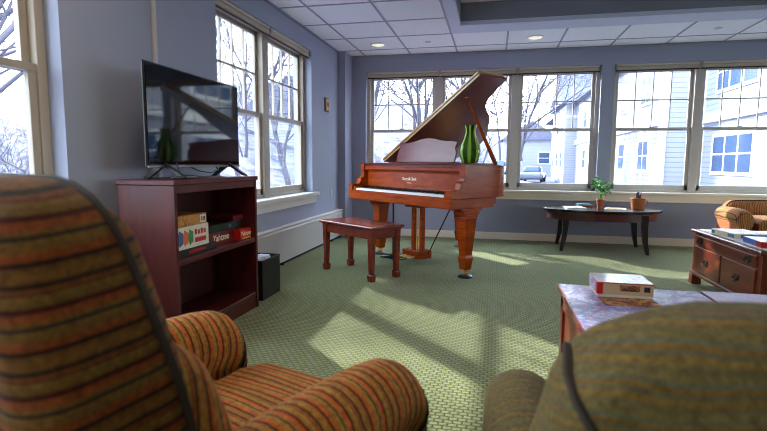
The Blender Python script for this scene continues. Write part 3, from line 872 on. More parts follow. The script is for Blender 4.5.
face_text(t, 'Yahtzee', .042, M['cream'], hx + .0005, .0, .04, .2)
b = MB(); b.box(hx, hx + .001, -.05, .06, .008, .014); b.build('yellow_stripe', M['yellow'], t)
t, bd, hx, hy, hz = game('board_game', 'dark brown game box leaning on top at the right end of the shelf', 2.93, 3.06, -1.83, -1.66, SZ + .125, SZ + .160, M['darkred'])

# black bin
t = thing('waste_bin', 'black open-topped bin beside the bookcase with crumpled white bags inside', 'bin', (-1.72, 3.36, 0))
b = MB()
def bin_ring(z, k): return [(-.12 * k, -.15 * k), (.12 * k, -.15 * k), (.12 * k, .15 * k), (-.12 * k, .15 * k)]
b.box(-.115, .115, -.145, .145, 0, .012)
for (x0, x1, y0, y1) in ((-.12, -.112, -.15, .15), (.112, .12, -.15, .15), (-.12, .12, -.15, -.142), (-.12, .12, .142, .15)):
    b.box(x0, x1, y0, y1, 0, .285, .002)
b.build('bin_body', M['black'], t)
b = MB(); b.tube([(-.118, -.148, .287), (.118, -.148, .287), (.118, .148, .287), (-.118, .148, .287)], .008, 6, closed=True); b.build('bin_rim', M['black'], t)
o = MB()
for k in range(7):
    o.rbox(R.uniform(-.05, .05), R.uniform(-.08, .08), .25 + R.uniform(0, .04), .10, .08, .05, .02, 2, 2, mtx=Matrix.Rotation(R.uniform(-.4, .4), 4, 'Z'))
ob = o.build('crumpled_bags', M['paper'], None, True); ob.location = (-1.72, 3.36, 0)
tag(ob, 'crumpled white bags filling the top of the black bin', 'bags', kind='stuff')

# ------------------------------------------------------------------ armchairs
def armchair(label, loc, rz, mats, group=None, base=None):
    t = thing('armchair', label, 'armchair', loc, rz, group)
    ms, mb_, mp = mats
    # local x right, y forward, z up ; arm centres at x=+-.30
    b = MB(); b.rbox(0, .02, .20, .62, .56, .20, .03, 3, 3); b.build('base', ms, t, True)
    def seatw(o):
        o.z += .02 * (1 - (o.x / .22) ** 2) * (1 - (o.y / .3) ** 2) * (1 if o.z > 0 else 0) + .004 * math.sin(o.y * 50 + o.x * 8) * (1 if o.z > 0 else 0)
        return o
    b = MB(); b.rbox(0, .07, .375, .44, .60, .15, .05, 4, 8, warp=seatw); b.build('seat_cushion', ms, t, True)
    for sx in (-1, 1):
        # arm: rolled section lofted along y, dropping at the front
        b = MB(); n = 26; rings = []
        ysec = [(-.27, .96), (-.15, .98), (0, 1.0), (.12, 1.0), (.2, .99), (.25, .965), (.28, .91), (.298, .82), (.305, .70)]
        for (yy, k) in ysec:
            ring = []
            top = .13 + ((base or {}).get('arm', .605) - .13) * (1 - (1 - k) * .55)
            rr = .082 * (.55 + .45 * k)
            zc = top - rr
            pts = []
            for i in range(15):
                a = math.radians(-38 + (256) * i / 14)
                pts.append((rr * math.cos(a) * 1.0, zc + rr * math.sin(a)))
            pts += [(-.052, zc - rr * .9), (-.05, .13), (.05, .13), (.052, zc - rr * .9)]
            for (px, pz) in pts: ring.append(b.bm.verts.new((sx * (base or {}).get('armx', .285) + px, yy, pz)))
            rings.append(ring)
        m = len(rings[0])
        for A, B in zip(rings, rings[1:]):
            for k in range(m): b.bm.faces.new([A[k], A[(k + 1) % m], B[(k + 1) % m], B[k]])
        b.bm.faces.new(rings[0][::-1]); b.bm.faces.new(rings[-1])
        pipe = [v.co.copy() + Vector((0, -.004, 0)) for v in rings[-2][:15]]
        arm = b.build('arm', ms, t, True)
        b = MB(); b.tube(pipe, .0045, 6); b.build('piping', mp, arm, True)
    # back: rounded top, reclined, swelling
    bb = base or {}
    def bw(o):
        zz = (o.z + .34) / .68
        k = 1.0 - .10 * max(0, zz - .55) / .45
        o.x *= k
        o.y += .020 * math.sin(zz * PI) * (1 if o.y > 0 else -.4) - .03 * zz + (bb.get('flare', .075) * (1 - zz) if o.y > 0 else 0)
        # rounded upper corners
        if zz > .6:
            e = abs(o.x) / .29
            o.z -= .22 * (zz - .6) * max(0, e - .35) ** 2 * 2.0 * bb.get('round', 1)
        return o
    bwid = bb.get('w', .58); bh = bb.get('h', .68); bt = bb.get('t', .145)
    rear = bb.get('rear', False)
    def bw2(o):
        q = Vector((o.x * .58 / bwid, o.y, (o.z) * .68 / bh)); q = bw(q)
        return Vector((q.x * bwid / .58, q.y, q.z * bh / .68))
    b = MB(); BY = bb.get('by', -.285)
    b.rbox(0, BY, .30 + bh / 2, bwid, bt, bh, .06, 5, 10, warp=bw2); bk = b.build('backrest', mb_, t, True)
    # piping round the rear panel of the back
    pth = []
    rx = .055
    hx, hz = bwid / 2, bh / 2
    loop = [(-hx, z) for z in [-hz + (2 * hz - .06) * i / 10 for i in range(11)]]
    loop += [(-hx + .06 - .06 * math.cos(a), hz - .06 + .06 * math.sin(a)) for a in [PI / 2 * i / 6 for i in range(1, 7)]]
    loop += [(-hx + .06 + (2 * hx - .12) * i / 8, hz) for i in range(1, 8)]
    loop += [(-x, z) for x, z in reversed(loop[:17])]
    for (px, pz) in loop:
        s = 1 - .045 / bwid
        if rear:
            tt = min(1, max(0, (hz * .82 - pz) / (hz * 1.6)))
            q = bw2(Vector((px * (.95 - .5 * tt), -bt / 2 + .004 + .014 * max(0, 1 - 4 * tt), min(pz, hz * .82)))); pth.append((q.x, q.y + BY - .004, q.z + .30 + bh / 2))
        else: q = bw2(Vector((px * .985, bt / 2 - .035, pz * .985))); pth.append((q.x, q.y + BY + .004, q.z + .30 + bh / 2))
    if rear:
        from mathutils.bvhtree import BVHTree
        tree_ = BVHTree.FromPolygons([v.co.copy() for v in bk.data.vertices], [tuple(p.vertices) for p in bk.data.polygons])
        for sx in (-1, 1):
            seg_ = []
            for i in range(25):
                k = i / 24
                g_ = Vector((sx * hx * (1.0 - .62 * k ** .75), BY + .02 - (bt * .5 + .05) * min(1, k * 7), .30 + bh / 2 + hz * (.86 - 1.75 * k)))
                hit = tree_.find_nearest(g_); seg_.append(hit[0] + hit[1] * .003)
            b = MB(); b.tube(seg_, .006, 6); b.build('piping', mp, bk, True)
    else:
        b = MB(); b.tube(pth, .006, 6); b.build('piping', mp, bk, True)
    def ib(o):
        zz = (o.z + .2) / .4
        o.y += -.11 * zz + .03 * math.sin(zz * PI); return o
    if not rear and bh > .5:
        b = MB(); b.rbox(0, -.145, .575, .54, .17, .38, .07, 4, 8, warp=ib); b.build('inner_back', ms, t, True)
    for sx in (-1, 1):
        for sy in (-.22, .24):
            b = MB(); b.cyl((sx * .26, sy, 0), (sx * .26, sy, .12), .018, .026, seg=12); b.build('leg', M['legwood'], t, True)
    return t
S = (M['stripe'], M['stripeback'], M['piping'])
TH = math.radians(22)
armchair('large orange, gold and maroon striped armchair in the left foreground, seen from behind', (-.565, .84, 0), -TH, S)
S2 = (striped('lit_striped_upholstery', (1, 0, 0), .062, gain=1.5, sat=.85), striped('lit_striped_back', (1, 0, 0), .062, gain=1.5, sat=.85), M['piping'])  # same cloth as the striped chair, its lit look put into the colour
armchair('low-backed striped armchair below the back windows, behind the drawer chest', (2.84, 5.92, 0), math.radians(178), S2, base={'w': .66, 'h': .315, 't': .16, 'flare': .02, 'arm': .55, 'armx': .33})
armchair('olive and brown tweed armchair at the bottom right, seen from behind', (.40, .88, 0), math.radians(0), (M['tweedy'], M['tweedz'], M['piping']), base={'w': .70, 'h': .542, 'round': 1.7, 't': .17, 'rear': True, 'by': -.245, 'flare': .0, 'arm': .54, 'armx': .325})

# ------------------------------------------------------------------ chests / coffee tables
def bail(parent, x, y, z):
    b = MB(); b.prism([(y + a_ * 1.5, z + c_ * 1.5) for a_, c_ in ((-.03, 0), (-.018, .016), (0, .01), (.018, .016), (.03, 0), (.018, -.014), (0, -.02), (-.018, -.014))], x - .004, x, axis='x'); h = b.build('handle', M['brassdark'], parent)
    b = MB(); b.tube([(x - .006, y - .03, z + .004), (x - .016, y - .03, z - .012), (x - .018, y, z - .028), (x - .016, y + .03, z - .012), (x - .006, y + .03, z + .004)], .004, 6); b.build('handle_loop', M['brassdark'], h, True)
M['brassdark'] = plain('dark_aged_brass', (44, 32, 24), .4, .6)
def chest(label, loc, wx, ly, drawers=True, group=None, top=None):
    """front (drawers) faces -x; local origin far-left corner on floor: x 0..wx, y -ly..0"""
    t = thing('coffee_chest', label, 'coffee table', loc, 0, group)
    b = MB(); b.box(-.018, wx + .018, -ly - .018, .018, .435, .46, .006, seg=2); b.build('top', top or M['chestdark'], t)
    b = MB(); b.box(.004, wx - .004, -ly + .004, -.004, .10, .435); b.build('body', M['chest'], t)
    b = MB(); b.box(-.01, wx + .01, -ly - .01, .01, .085, .11, .004); b.build('base_moulding', M['chest'], t)
    for sx in (0, 1):
        for sy in (0, 1):
            x0 = -.012 if sx == 0 else wx - .06; y0 = -ly - .012 if sy == 0 else -.06
            b = MB(); b.box(x0, x0 + .072, y0, y0 + .072, 0, .085, .004); b.build('foot', M['chest'], t)
    if drawers:
        cst = [(.02, .03)]
        def drw(y0, y1, z0, z1, hs):
            b = MB(); b.box(-.008, .006, y0, y1, z0, z1, .005, seg=2); d = b.build('drawer', M['chest'], t)
            for hy in hs: bail(d, -.008, hy, (z0 + z1) / 2)
        drw(-ly + .06, -.06, .345, .42, (-.16, -ly + .16) )
        drw(-ly + .06, -ly / 2 - .012, .125, .33, (-ly * .73,))
        drw(-ly / 2 + .012, -.06, .125, .33, (-ly * .27,))
    else:
        b = MB(); b.box(-.006, .006, -ly + .02, -ly + .08, .12, .425); b.box(-.006, .006, -.08, -.02, .12, .425); b.box(-.006, .006, -ly + .02, -.02, .375, .425); b.box(-.006, .006, -ly + .02, -.02, .12, .17)
        b.build('side_frame', M['chest'], t)
    return t
chest('cherry chest coffee table with brass-handled drawers in front of the striped armchair', (1.665, 4.60, 0), .62, 1.10, True, top=None)
c1 = chest('wooden coffee table covered in a pale blue puzzle, behind the olive armchair', (.315, 2.285, 0), .538, .95, False)
c2 = chest('wooden coffee table covered in a pink and blue puzzle, right half of the joined pair', (.893, 2.30, 0), .60, .95, False)
def flat(name, label, cat, x0, x1, y0, y1, z0, h, mat, rz=0, group=None, bev=0):
    b = MB(); b.box(-(x1 - x0) / 2, (x1 - x0) / 2, -(y1 - y0) / 2, (y1 - y0) / 2, 0, h, bev)
    o = b.build(name, mat); o.location = ((x0 + x1) / 2, (y0 + y1) / 2, z0); o.rotation_euler.z = rz
    return tag(o, label, cat, group)
flat('jigsaw_puzzle', 'pale blue and white jigsaw covering the left coffee table', 'puzzle', .305, .863, 1.34, 2.295, .46, .0025, M['puzzle1'])
flat('jigsaw_puzzle', 'pink and light blue jigsaw covering the right-hand joined coffee table', 'puzzle', .879, 1.505, 1.36, 2.31, .46, .0025, M['puzzle2'])
flat('jigsaw_puzzle', 'orange and black unfinished jigsaw just in front of the white puzzle box', 'puzzle', .43, .638, 1.99, 2.108, .4625, .002, M['puzzle3'], .05)
flat('jigsaw_puzzle', 'pale sheet standing in for window glare on the drawer chest', 'puzzle', 1.70, 2.26, 3.55, 4.57, .46, .002, M['chestglare'])  # no real puzzle: a pale sheet paints the window glare on the chest

def pbox(label, x0, x1, y0, y1, z0, h, mtop, mside, rz=0, extras=None):
    t = thing('puzzle_box', label, 'puzzle box', ((x0 + x1) / 2, (y0 + y1) / 2, z0), rz)
    hx, hy = (x1 - x0) / 2, (y1 - y0) / 2
    b = MB(); b.box(-hx + .003, hx - .003, -hy + .003, hy - .003, 0, h * .7); b.build('tray', M['boxwhite'], t)
    b = MB(); b.box(-hx, hx, -hy, hy, h * .18, h, .0015); ld = b.build('lid', mside, t)
    b = MB(); b.box(-hx + .002, hx - .002, -hy + .002, hy - .002, h, h + .0012); b.build('lid_picture', mtop, ld)
    if extras: extras(t, hx, hy, h)
    return t
def ex1(t, hx, hy, h):
    b = MB(); b.box(-hx, -hx + .022, -hy - .0012, -hy, h * .2, h); b.box(-hx - .0012, -hx, -hy, -hy + .02, h * .2, h); b.build('red_corner', M['red'], t)
    b = MB(); b.box(-.02, .055, -hy - .0012, -hy, h * .45, h * .85); b.build('printed_picture', M['puzzle3'], t)
    b = MB(); b.box(.07, .092, -hy - .0012, -hy, h * .45, h * .8); b.build('printed_label', M['boxblack'], t)
    b = MB(); b.box(-hx, hx, -hy - .001, -hy, h * .94, h); b.build('red_edge', M['red'], t)
    b = MB(); b.box(-hx - .0012, -hx, -hy + .03, hy - .02, h * .3, h * .9); b.build('side_picture', M['puzzle1'], t)
pbox('white jigsaw box with a red corner on the left coffee table', .426, .638, 2.115, 2.29, .4625, .060, M['boxart'], M['tan'], .0, ex1)
def ex2(t, hx, hy, h):
    b = MB(); b.box(-hx - .0012, -hx, -hy + .01, -hy + .09, h * .25, h * .85); b.build('printed_picture', M['teal'], t)
    b = MB(); b.box(-hx + .04, hx - .01, -hy - .0012, -hy, h * .25, h * .85); b.build('printed_label', M['bluei'], t)
    b = MB(); b.box(-hx - .0012, -hx, hy - .05, hy - .01, h * .25, h * .85); b.build('side_patch', M['teal'], t)
pbox('pale grey jigsaw box with teal ends on the drawer chest, nearer the window', 1.70, 1.93, 4.02, 4.33, .462, .04, M['boxart'], M['boxwhite'], .12, ex2)
def ex3(t, hx, hy, h):
    b = MB(); b.box(-hx - .0012, -hx, -hy, -hy + .07, h * .2, h); b.build('red_end', M['red'], t)
    b = MB(); b.box(-hx, -hx + .06, -hy - .0012, -hy, h * .2, h); b.box(-hx + .07, hx, -hy - .0012, -hy, h * .2, h * .8); b.build('red_side', M['red'], t)
    mtx = Matrix.Translation((.02, -hy - .002, h * .5)) @ Matrix.Rotation(PI / 2, 4, 'X')
M['blue'] = plain('bright_blue_card', (60, 84, 180), .4)
pbox('blue jigsaw box with red ends on the drawer chest, nearer the camera', 1.70, 2.0, 3.58, 3.86, .462, .045, M['boxart'], M['blue'], -.06, ex3)

# ------------------------------------------------------------------ oval table
t = thing('oval_table', 'dark oval coffee table with ribbed apron and sabre legs below the back windows', 'table', (1.235, 6.17, 0))
def ell(a, c, n=48): return [(a * math.cos(2 * PI * k / n), c * math.sin(2 * PI * k / n)) for k in range(n)]
b = MB(); b.prism(ell(.645, .42), .455, .468); b.prism(ell(.655, .43), .468, .487); b.build('top', M['tabletop'], t, True, bevel=.004)
b = MB(); b.ringprism(ell(.60, .36, 64), ell(.585, .345, 64), .362, .456); b.build('apron', M['tableapron'], t, True)
for (x, y) in ((-.41, -.21), (-.40, .27), (.41, -.26), (.43, .25)):
    b = MB()
    path = [(x, y, .44), (x * 1.0, y, .30), (x * 1.03, y * 1.02, .15), (x * 1.10, y * 1.06, 0)]
    rr = [.034, .031, .025, .018]; prev = None
    for (px, py, pz), w in zip(path, rr):
        ring = [b.bm.verts.new((px + a * w, py + c * w, pz)) for a, c in ((-1, -1), (1, -1), (1, 1), (-1, 1))]
        if prev:
            for i in range(4): b.bm.faces.new([prev[i], prev[(i + 1) % 4], ring[(i + 1) % 4], ring[i]])
        else: b.bm.faces.new(ring)
        prev = ring
    b.bm.faces.new(prev[::-1]); b.build('leg', M['tableleg'], t, bevel=.003)
ZT_ = .487
# potted plant
t = thing('potted_plant', 'small leafy plant with orange fruit in a terracotta pot on the oval table', 'plant', (1.235, 6.20, ZT_))
b = MB(); b.lathe([(.034, 0), (.046, .085), (.05, .085), (.05, .10), (.043, .10), (.04, .085), (.01, .08)], seg=24); b.build('pot', M['terra'], t, True)
b = MB(); b.lathe([(.041, .084), (.02, .088), (.002, .088)], seg=16); b.build('soil', M['soil'], t)
b = MB(); tips = []
for k in range(9):
    a = 2 * PI * k / 9 + R.uniform(-.2, .2); r_ = R.uniform(.05, .12); h_ = R.uniform(.2, .36)
    p = [(0, 0, .08), (.2 * r_ * math.cos(a), .2 * r_ * math.sin(a), .08 + h_ * .4), (r_ * math.cos(a), r_ * math.sin(a), h_)]
    b.tube(p, [.004, .003, .002], 5); tips.append((p[1], p[2]))
b.build('stem', M['leaf'], t, True)
b = MB()
for (p1, p2) in tips:
    for j in range(15):
        q = Vector(p1).lerp(Vector(p2), R.uniform(.25, 1.05)) + Vector([R.uniform(-.03, .03) for _ in range(3)])
        L_ = R.uniform(.036, .062); wv = L_ * .36
        rot = Matrix.Rotation(R.uniform(0, 2 * PI), 4, 'Z') @ Matrix.Rotation(R.uniform(-.6, .6), 4, 'Y') @ Matrix.Rotation(R.uniform(-.8, .8), 4, 'X')
        pts = [(0, 0, 0), (L_ * .35, wv, .004), (L_ * .7, wv * .8, .004), (L_, 0, -.004), (L_ * .7, -wv * .8, .004), (L_ * .35, -wv, .004)]
        vs = [b.bm.verts.new(q + rot @ Vector(v)) for v in pts]
        ctr = b.bm.verts.new(q + rot @ Vector((L_ * .5, 0, -.003)))
        for i in range(6): b.bm.faces.new([ctr, vs[i], vs[(i + 1) % 6]])
b.build('foliage', M['leaf'], t)
for k in range(5):
    a = R.uniform(0, 2 * PI); q = (.06 * math.cos(a), .06 * math.sin(a) - .03, (.15, .20, .26, .30, .24)[k])
    b = MB(); b.rbox(*q, .03, .03, .03, .0149, 3, 1); b.build('fruit', M['orange'] if k < 3 else M['petal'], t, True)
# pencil pot
t = thing('pencil_basket', 'small round woven basket holding dark pens on the oval table', 'basket', (1.64, 6.20, ZT_))
b = MB(); b.lathe([(.062, 0), (.07, .02), (.075, .06), (.078, .115), (.082, .12), (.078, .125), (.07, .118), (.066, .02), (.01, .012)], seg=40, fn=lambda r, z, a: r * (1 + .012 * math.cos(20 * a + z * 300))); b.build('basket', M['wicker'], t, True)
b = MB(); b.tube([(.075 , -.03, .10), (.092, -.03, .09), (.096, -.03, .06), (.084, -.03, .035), (.071, -.03, .03)], .004, 6); b.build('handle', M['wicker'], t, True)
for k in range(11):
    a = R.uniform(0, 2 * PI); r_ = R.uniform(.0, .05)
    b = MB(); p0 = Vector((r_ * .6 * math.cos(a), r_ * .6 * math.sin(a), .014)); p1 = Vector((r_ * 1.15 * math.cos(a), r_ * 1.15 * math.sin(a), R.uniform(.15, .20)))
    b.cyl(p0, p1, .006, seg=6)
    o = b.build('pen', (M['boxblack'], M['darkred'], M['legwood'], M['bluei'])[k % 4], None, True); o.location = (1.64, 6.20, ZT_)
    tag(o, 'dark pen standing in the woven basket on the oval table', 'pen', 'pens in the woven basket')
flat('paper_stack', 'stack of white sheets at the left end of the oval table', 'papers', .82, 1.04, 6.0, 6.24, ZT_, .012, M['paper'], .15)
flat('paper_stack', 'open white booklet on the oval table between plant and basket', 'papers', 1.25, 1.47, 5.92, 6.12, ZT_, .010, M['paper'], -.25)
flat('magazine', 'tan magazine lying on the open white booklet', 'magazine', 1.27, 1.44, 5.95, 6.11, ZT_ + .010, .006, M['tan'], -.2)
flat('wooden_tray', 'reddish tan flat tray behind the white sheets on the oval table', 'tray', 1.0, 1.17, 6.28, 6.46, ZT_, .02, M['wicker'], 0, None, .004)
flat('book', 'teal thin book at the back edge of the oval table', 'book', 1.0, 1.16, 6.30, 6.45, ZT_ + .02, .01, M['teal'], .1)

# ------------------------------------------------------------------ outside
GZ = -.55
b = MB()
nx, ny = 60, 60
grid = {}
for i in range(nx + 1):
    for j in range(ny + 1):
        x = -90 + 180 * i / nx; y = -20 + 150 * j / ny
        d = max(0, y - 14 + max(0, -x) * .25); e = max(0, -x - 9)
        z = GZ
        left = max(0, min(1, (6 - x * 1.0 - 4) / 10))
        z += left * min(6.0, .17 * max(0, y - 18)) + min(4.5, .34 * e)
        if y > 70: z += min(6, (y - 70) * .12)
        z += .15 * math.sin(x * .7) * math.cos(y * .5) * (1 if (abs(x) > 9 or y > 14) else 0)
        grid[i, j] = b.bm.verts.new((x, y, z))
def insq(i, j):
    x = -90 + 180 * i / nx; y = -20 + 150 * j / ny
    return False
for i in range(nx):
    for j in range(ny):
        b.bm.faces.new([grid[i, j], grid[i + 1, j], grid[i + 1, j + 1], grid[i, j + 1]])
M['snowmix'] = wood('snow_and_brush', (40, 37, 50), (140, 138, 160), .95, 0, .1, (1, 1, 1), 1.1, .3)
tag(struct(b.build('ground', M['snowmix'], None, True)), 'snow-covered ground rising to a brushy hillside outside', 'ground')
b = MB(); b.box(XL - WT, XR + WT, YR - WT, YB + WT, GZ - .3, -.12)
struct(b.build('foundation', M['stone']))

# apartment building at right
def quadwin(parent, kind, a, y0, y1, z0, z1, off=.05, panes=1):
    fr = MB(); gl = MB()
    if kind == 'x':   # face looking -x at x=a
        fr.box(a - off, a + .02, y0 - .08, y1 + .08, z0 - .08, z1 + .08)
        n = panes
        w = (y1 - y0) / n
        f = fr.build('window', M['white'], parent)
        for k in range(n):
            g_ = gl if k == 0 else gl
            gl.box(a - off - .01, a - off, y0 + k * w + .06, y0 + (k + 1) * w - .06, z0 + .03, (z0 + z1) / 2 - .03)
            gl.box(a - off - .01, a - off, y0 + k * w + .06, y0 + (k + 1) * w - .06, (z0 + z1) / 2 + .03, z1 - .03)
        gl.build('pane', M['bwin'], f)
    else:
        fr.box(y0 - .08, y1 + .08, a - off, a + .02, z0 - .08, z1 + .08)
        n = panes; w = (y1 - y0) / n
        f = fr.build('window', M['white'], parent)
        for k in range(n):
            gl.box(y0 + k * w + .06, y0 + (k + 1) * w - .06, a - off - .01, a - off, z0 + .03, (z0 + z1) / 2 - .03)
            gl.box(y0 + k * w + .06, y0 + (k + 1) * w - .06, a - off - .01, a - off, (z0 + z1) / 2 + .03, z1 - .03)
        gl.build('pane', M['bwin'], f)
t = thing('apartment_building', 'long white clapboard residential building with rows of windows outside at right', 'building', (6, 20, GZ))
def addp(bm_, name, m): return bm_.build(name, m, t, False)
ox, oy, oz = 6, 20, GZ
def BX(b, x0, x1, y0, y1, z0, z1): b.box(x0 - ox, x1 - ox, y0 - oy, y1 - oy, z0 - oz, z1 - oz)
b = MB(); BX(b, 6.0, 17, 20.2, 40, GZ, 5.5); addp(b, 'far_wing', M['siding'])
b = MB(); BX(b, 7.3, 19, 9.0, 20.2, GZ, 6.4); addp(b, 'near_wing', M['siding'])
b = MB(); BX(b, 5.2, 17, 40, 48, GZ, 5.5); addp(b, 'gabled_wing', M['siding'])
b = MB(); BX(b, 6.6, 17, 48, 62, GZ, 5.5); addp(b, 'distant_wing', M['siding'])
# roofs (ridge along y)
b = MB(); b.prism([(-.4, 6.05), (5.5, 9.6), (11.4, 6.05)], .2, 42, axis='y'); addp(b, 'main_roof', M['roof'])
b = MB(); b.prism([(19.7, 6.05), (24, 9.3), (28.3, 6.05)], -1.1, 6, axis='x'); addp(b, 'gable_roof', M['roof'])
b = MB(); b.prism([(20.2, 6.0), (24, 8.9), (27.8, 6.0)], -1.05 + .24, -.5, axis='x'); addp(b, 'gable_wall', M['siding'])
b = MB(); b.prism([(1.1, 6.95), (7.2, 10.4), (13.2, 6.95)], -11.2, .4, axis='y'); addp(b, 'near_roof', M['roof'])
RT = t
class _Off: pass
def bw_x(a, y0, y1, z0, z1, panes=1): quadwin(RT, 'x', a - ox, y0 - oy, y1 - oy, z0 - oz, z1 - oz, panes=panes)
def bw_y(a, x0, x1, z0, z1, panes=1): quadwin(RT, 'y', a - oy, x0 - ox, x1 - ox, z0 - oz, z1 - oz, panes=panes)
for (z0, z1) in ((.75, 1.95), (3.45, 4.65)):
    bw_x(6.0, 21.6, 23.0, z0, z1, 2)
    for yy in (25.3, 28.6, 32, 35.5): bw_x(6.0, yy, yy + 1.1, z0, z1)
    for yy in (41, 43.6, 46.2): bw_x(5.2, yy, yy + 1.0, z0, z1)
    for yy in (50, 53, 56, 59): bw_x(6.6, yy, yy + 1.0, z0, z1)
    bw_x(7.3, 16.3, 19.0, z0, z1, 3)
    bw_x(7.3, 12.4, 15.3, z0, z1, 3)
    bw_x(7.3, 10.0, 11.4, z0, z1, 2)
b = MB(); BX(b, 7.18, 7.3, 9, 20.3, 2.45, 2.75); BX(b, 5.9, 6.0, 20.2, 40, 2.45, 2.75); addp(b, 'trim_band', M['white'])
b = MB(); BX(b, 5.9, 6.12, 20.08, 20.3, GZ, 5.5); BX(b, 7.18, 7.42, 19.95, 20.2, GZ, 6.4); addp(b, 'corner_board', M['white'])

# small house beyond
def small_house(label, loc, rz, w, d, h, rh, m, wins):
    t = thing('house', label, 'house', loc, rz)
    b = MB(); b.box(-w / 2, w / 2, 0, d, -1, h); b.build('walls', m, t)
    b = MB(); b.prism([(-w / 2 - .4, h), (0, h + rh), (w / 2 + .4, h)], -.4, d + .4, axis='y'); b.build('roof', M['roof'], t)
    for (x0, x1, z0, z1) in wins: quadwin(t, 'y', 0, x0, x1, z0, z1)
    return t
small_house('small grey gabled house far off beyond the centre windows', (4.6, 66, .4), 0, 7, 8, 3.6, 2.4, M['siding'], [(-2.2, -1.2, .6, 2.0), (.9, 2.3, .6, 2.0)])
small_house('pale two-storey house outside the left wall window', (-11.6, 27.5, -.4), math.radians(0), 6.4, 5, 4.2, 2.2, M['siding'], [(-2.6, -1.2, .9, 2.4), (.6, 2.2, 1.4, 2.9)])
# parked cars
def car(label, loc, rz, m):
    t = thing('parked_car', label, 'car', loc, rz)
    b = MB(); b.rbox(0, 0, .55, 4.3, 1.75, .6, .2, 3, 3); b.build('body', m, t, True)
    b = MB(); b.rbox(-.2, 0, 1.05, 2.3, 1.5, .6, .25, 3, 2, warp=lambda o: Vector((o.x * (1 - .25 * (o.z / .3 * .5 + .5)), o.y * (1 - .12 * (o.z / .3 * .5 + .5)), o.z))); b.build('cabin', M['bwin'], t, True)
    for x in (-1.35, 1.35):
        for y in (-.8, .8):
            b = MB(); b.cyl((x, y - .1, .32), (x, y + .1, .32), .32, seg=18); b.build('wheel', M['tyre'], t, True)
car('dark parked car far outside beside the white building, nearer the building', (3.3, 44, -.58 + 0.02), math.radians(80), M['carpaint'])
car('pale parked car far outside left of the dark car', (.6, 47, -.1), math.radians(75), M['paper'])

# trees
def tree_mesh(seed, h, r0, lean=0, levels=4, spread=.6):
    rr = random.Random(seed); b = MB()
    cnt = [0]
    def br(p, d, L, rad, lv):
        cnt[0] += 1
        n = 4; pts = [p]; rs = [rad]
        dd = d.copy()
        for i in range(n):
            dd = (dd + Vector((rr.uniform(-.16, .16), rr.uniform(-.16, .16), rr.uniform(-.04, .12)))).normalized()
            pts.append(pts[-1] + dd * L / n); rs.append(max(.0065, rad * (1 - .62 * (i + 1) / n)))
        b.tube(pts, rs, 6 if lv == 0 else (4 if lv < 3 else 3), False)
        if lv >= levels: return
        k = (8, 6, 5, 4, 3)[lv]
        for i in range(k):
            f = rr.uniform(.28, 1.0) if i < k - 1 else 1
            j = min(n - 1, int(f * n)); q = pts[j].lerp(pts[j + 1], f * n - j if f < 1 else 1)
            a = rr.uniform(0, 2 * PI)
            perp = dd.orthogonal().normalized(); perp.rotate(Matrix.Rotation(a, 3, dd))
            nd = (dd * rr.uniform(.55, 1.0) + perp * rr.uniform(.4, 1.0) * spread * 1.3).normalized()
            br(q, nd, L * rr.uniform(.5, .72), rad * (.36 + .24 * rr.random()) * (1.0 if f > .9 else .9), lv + 1)
    br(Vector((0, 0, -.6)), Vector((lean, 0, 1)).normalized(), h * .5, r0, 0)
    bmesh.ops.recalc_face_normals(b.bm, faces=b.bm.faces[:])
    me = bpy.data.meshes.new('bare_tree'); b.bm.to_mesh(me); b.bm.free(); me.materials.append(M['bark'])
    me.polygons.foreach_set('use_smooth', [True] * len(me.polygons))
    return me
TM = [tree_mesh(1, 11, .13), tree_mesh(2, 12, .16, .1), tree_mesh(5, 10, .11, -.1), tree_mesh(9, 6, .07, 0, 4, .9)]
def tree(k, x, y, z, s, rz, label):
    o = bpy.data.objects.new('bare_tree', TM[k]); C.objects.link(o); o.location = (x, y, z); o.scale = (s, s, s); o.rotation_euler.z = rz
    tag(o, label, 'tree', 'bare winter trees outside')
tree(0, -4.2, 17.5, -.5, .95, .3, 'bare tree outside the back-wall window nearest the corner, left of its middle')
tree(1, -2.6, 19.5, -.5, 1.0, 1.2, 'bare tree outside the back-wall window nearest the corner, at its right side')
tree(2, -.6, 21, -.5, 1.0, 2.5, 'bare tree outside behind the raised piano lid')
tree(0, 1.0, 27, .0, 1.0, 4, 'bare tree outside left of the pale far house')
tree(1, -6.8, 25, .8, 1.05, 5, 'tall bare tree rising behind the two nearest the corner window')
tree(2, -4.6, 30, 1, 1.1, .7, 'bare tree further up the snowy slope behind the corner window')
tree(0, -1.8, 34, 1.2, 1.1, 2.1, 'distant bare tree seen past the music desk')
tree(1, 2.9, 56, 2, 1.2, 3.3, 'distant bare tree just left of the far grey house')
tree(2, .6, 50, 2, 1.2, 1.3, 'distant bare tree on the slope beyond the parked cars')
tree(0, -8.0, 15.0, -.5, .9, 1.5, 'bare tree outside the left wall window nearest the television')
tree(1, -8.2, 19.5, -.5, .95, 2.2, 'bare tree outside the far pane of the left wall window')
tree(2, -12, 22.5, .0, 1.0, .2, 'bare tree behind the others outside the left wall window')
tree(1, -8.0, 6.4, -.5, .85, 4.4, 'thick-trunked bare tree outside the window at the far left edge')
tree(0, -11.5, 8.5, .0, 1.0, 3.9, 'bare tree up the brushy slope outside the far left window')
tree(2, -16, 12.5, .6, 1.1, 5.1, 'farthest bare tree on the slope outside the left windows')
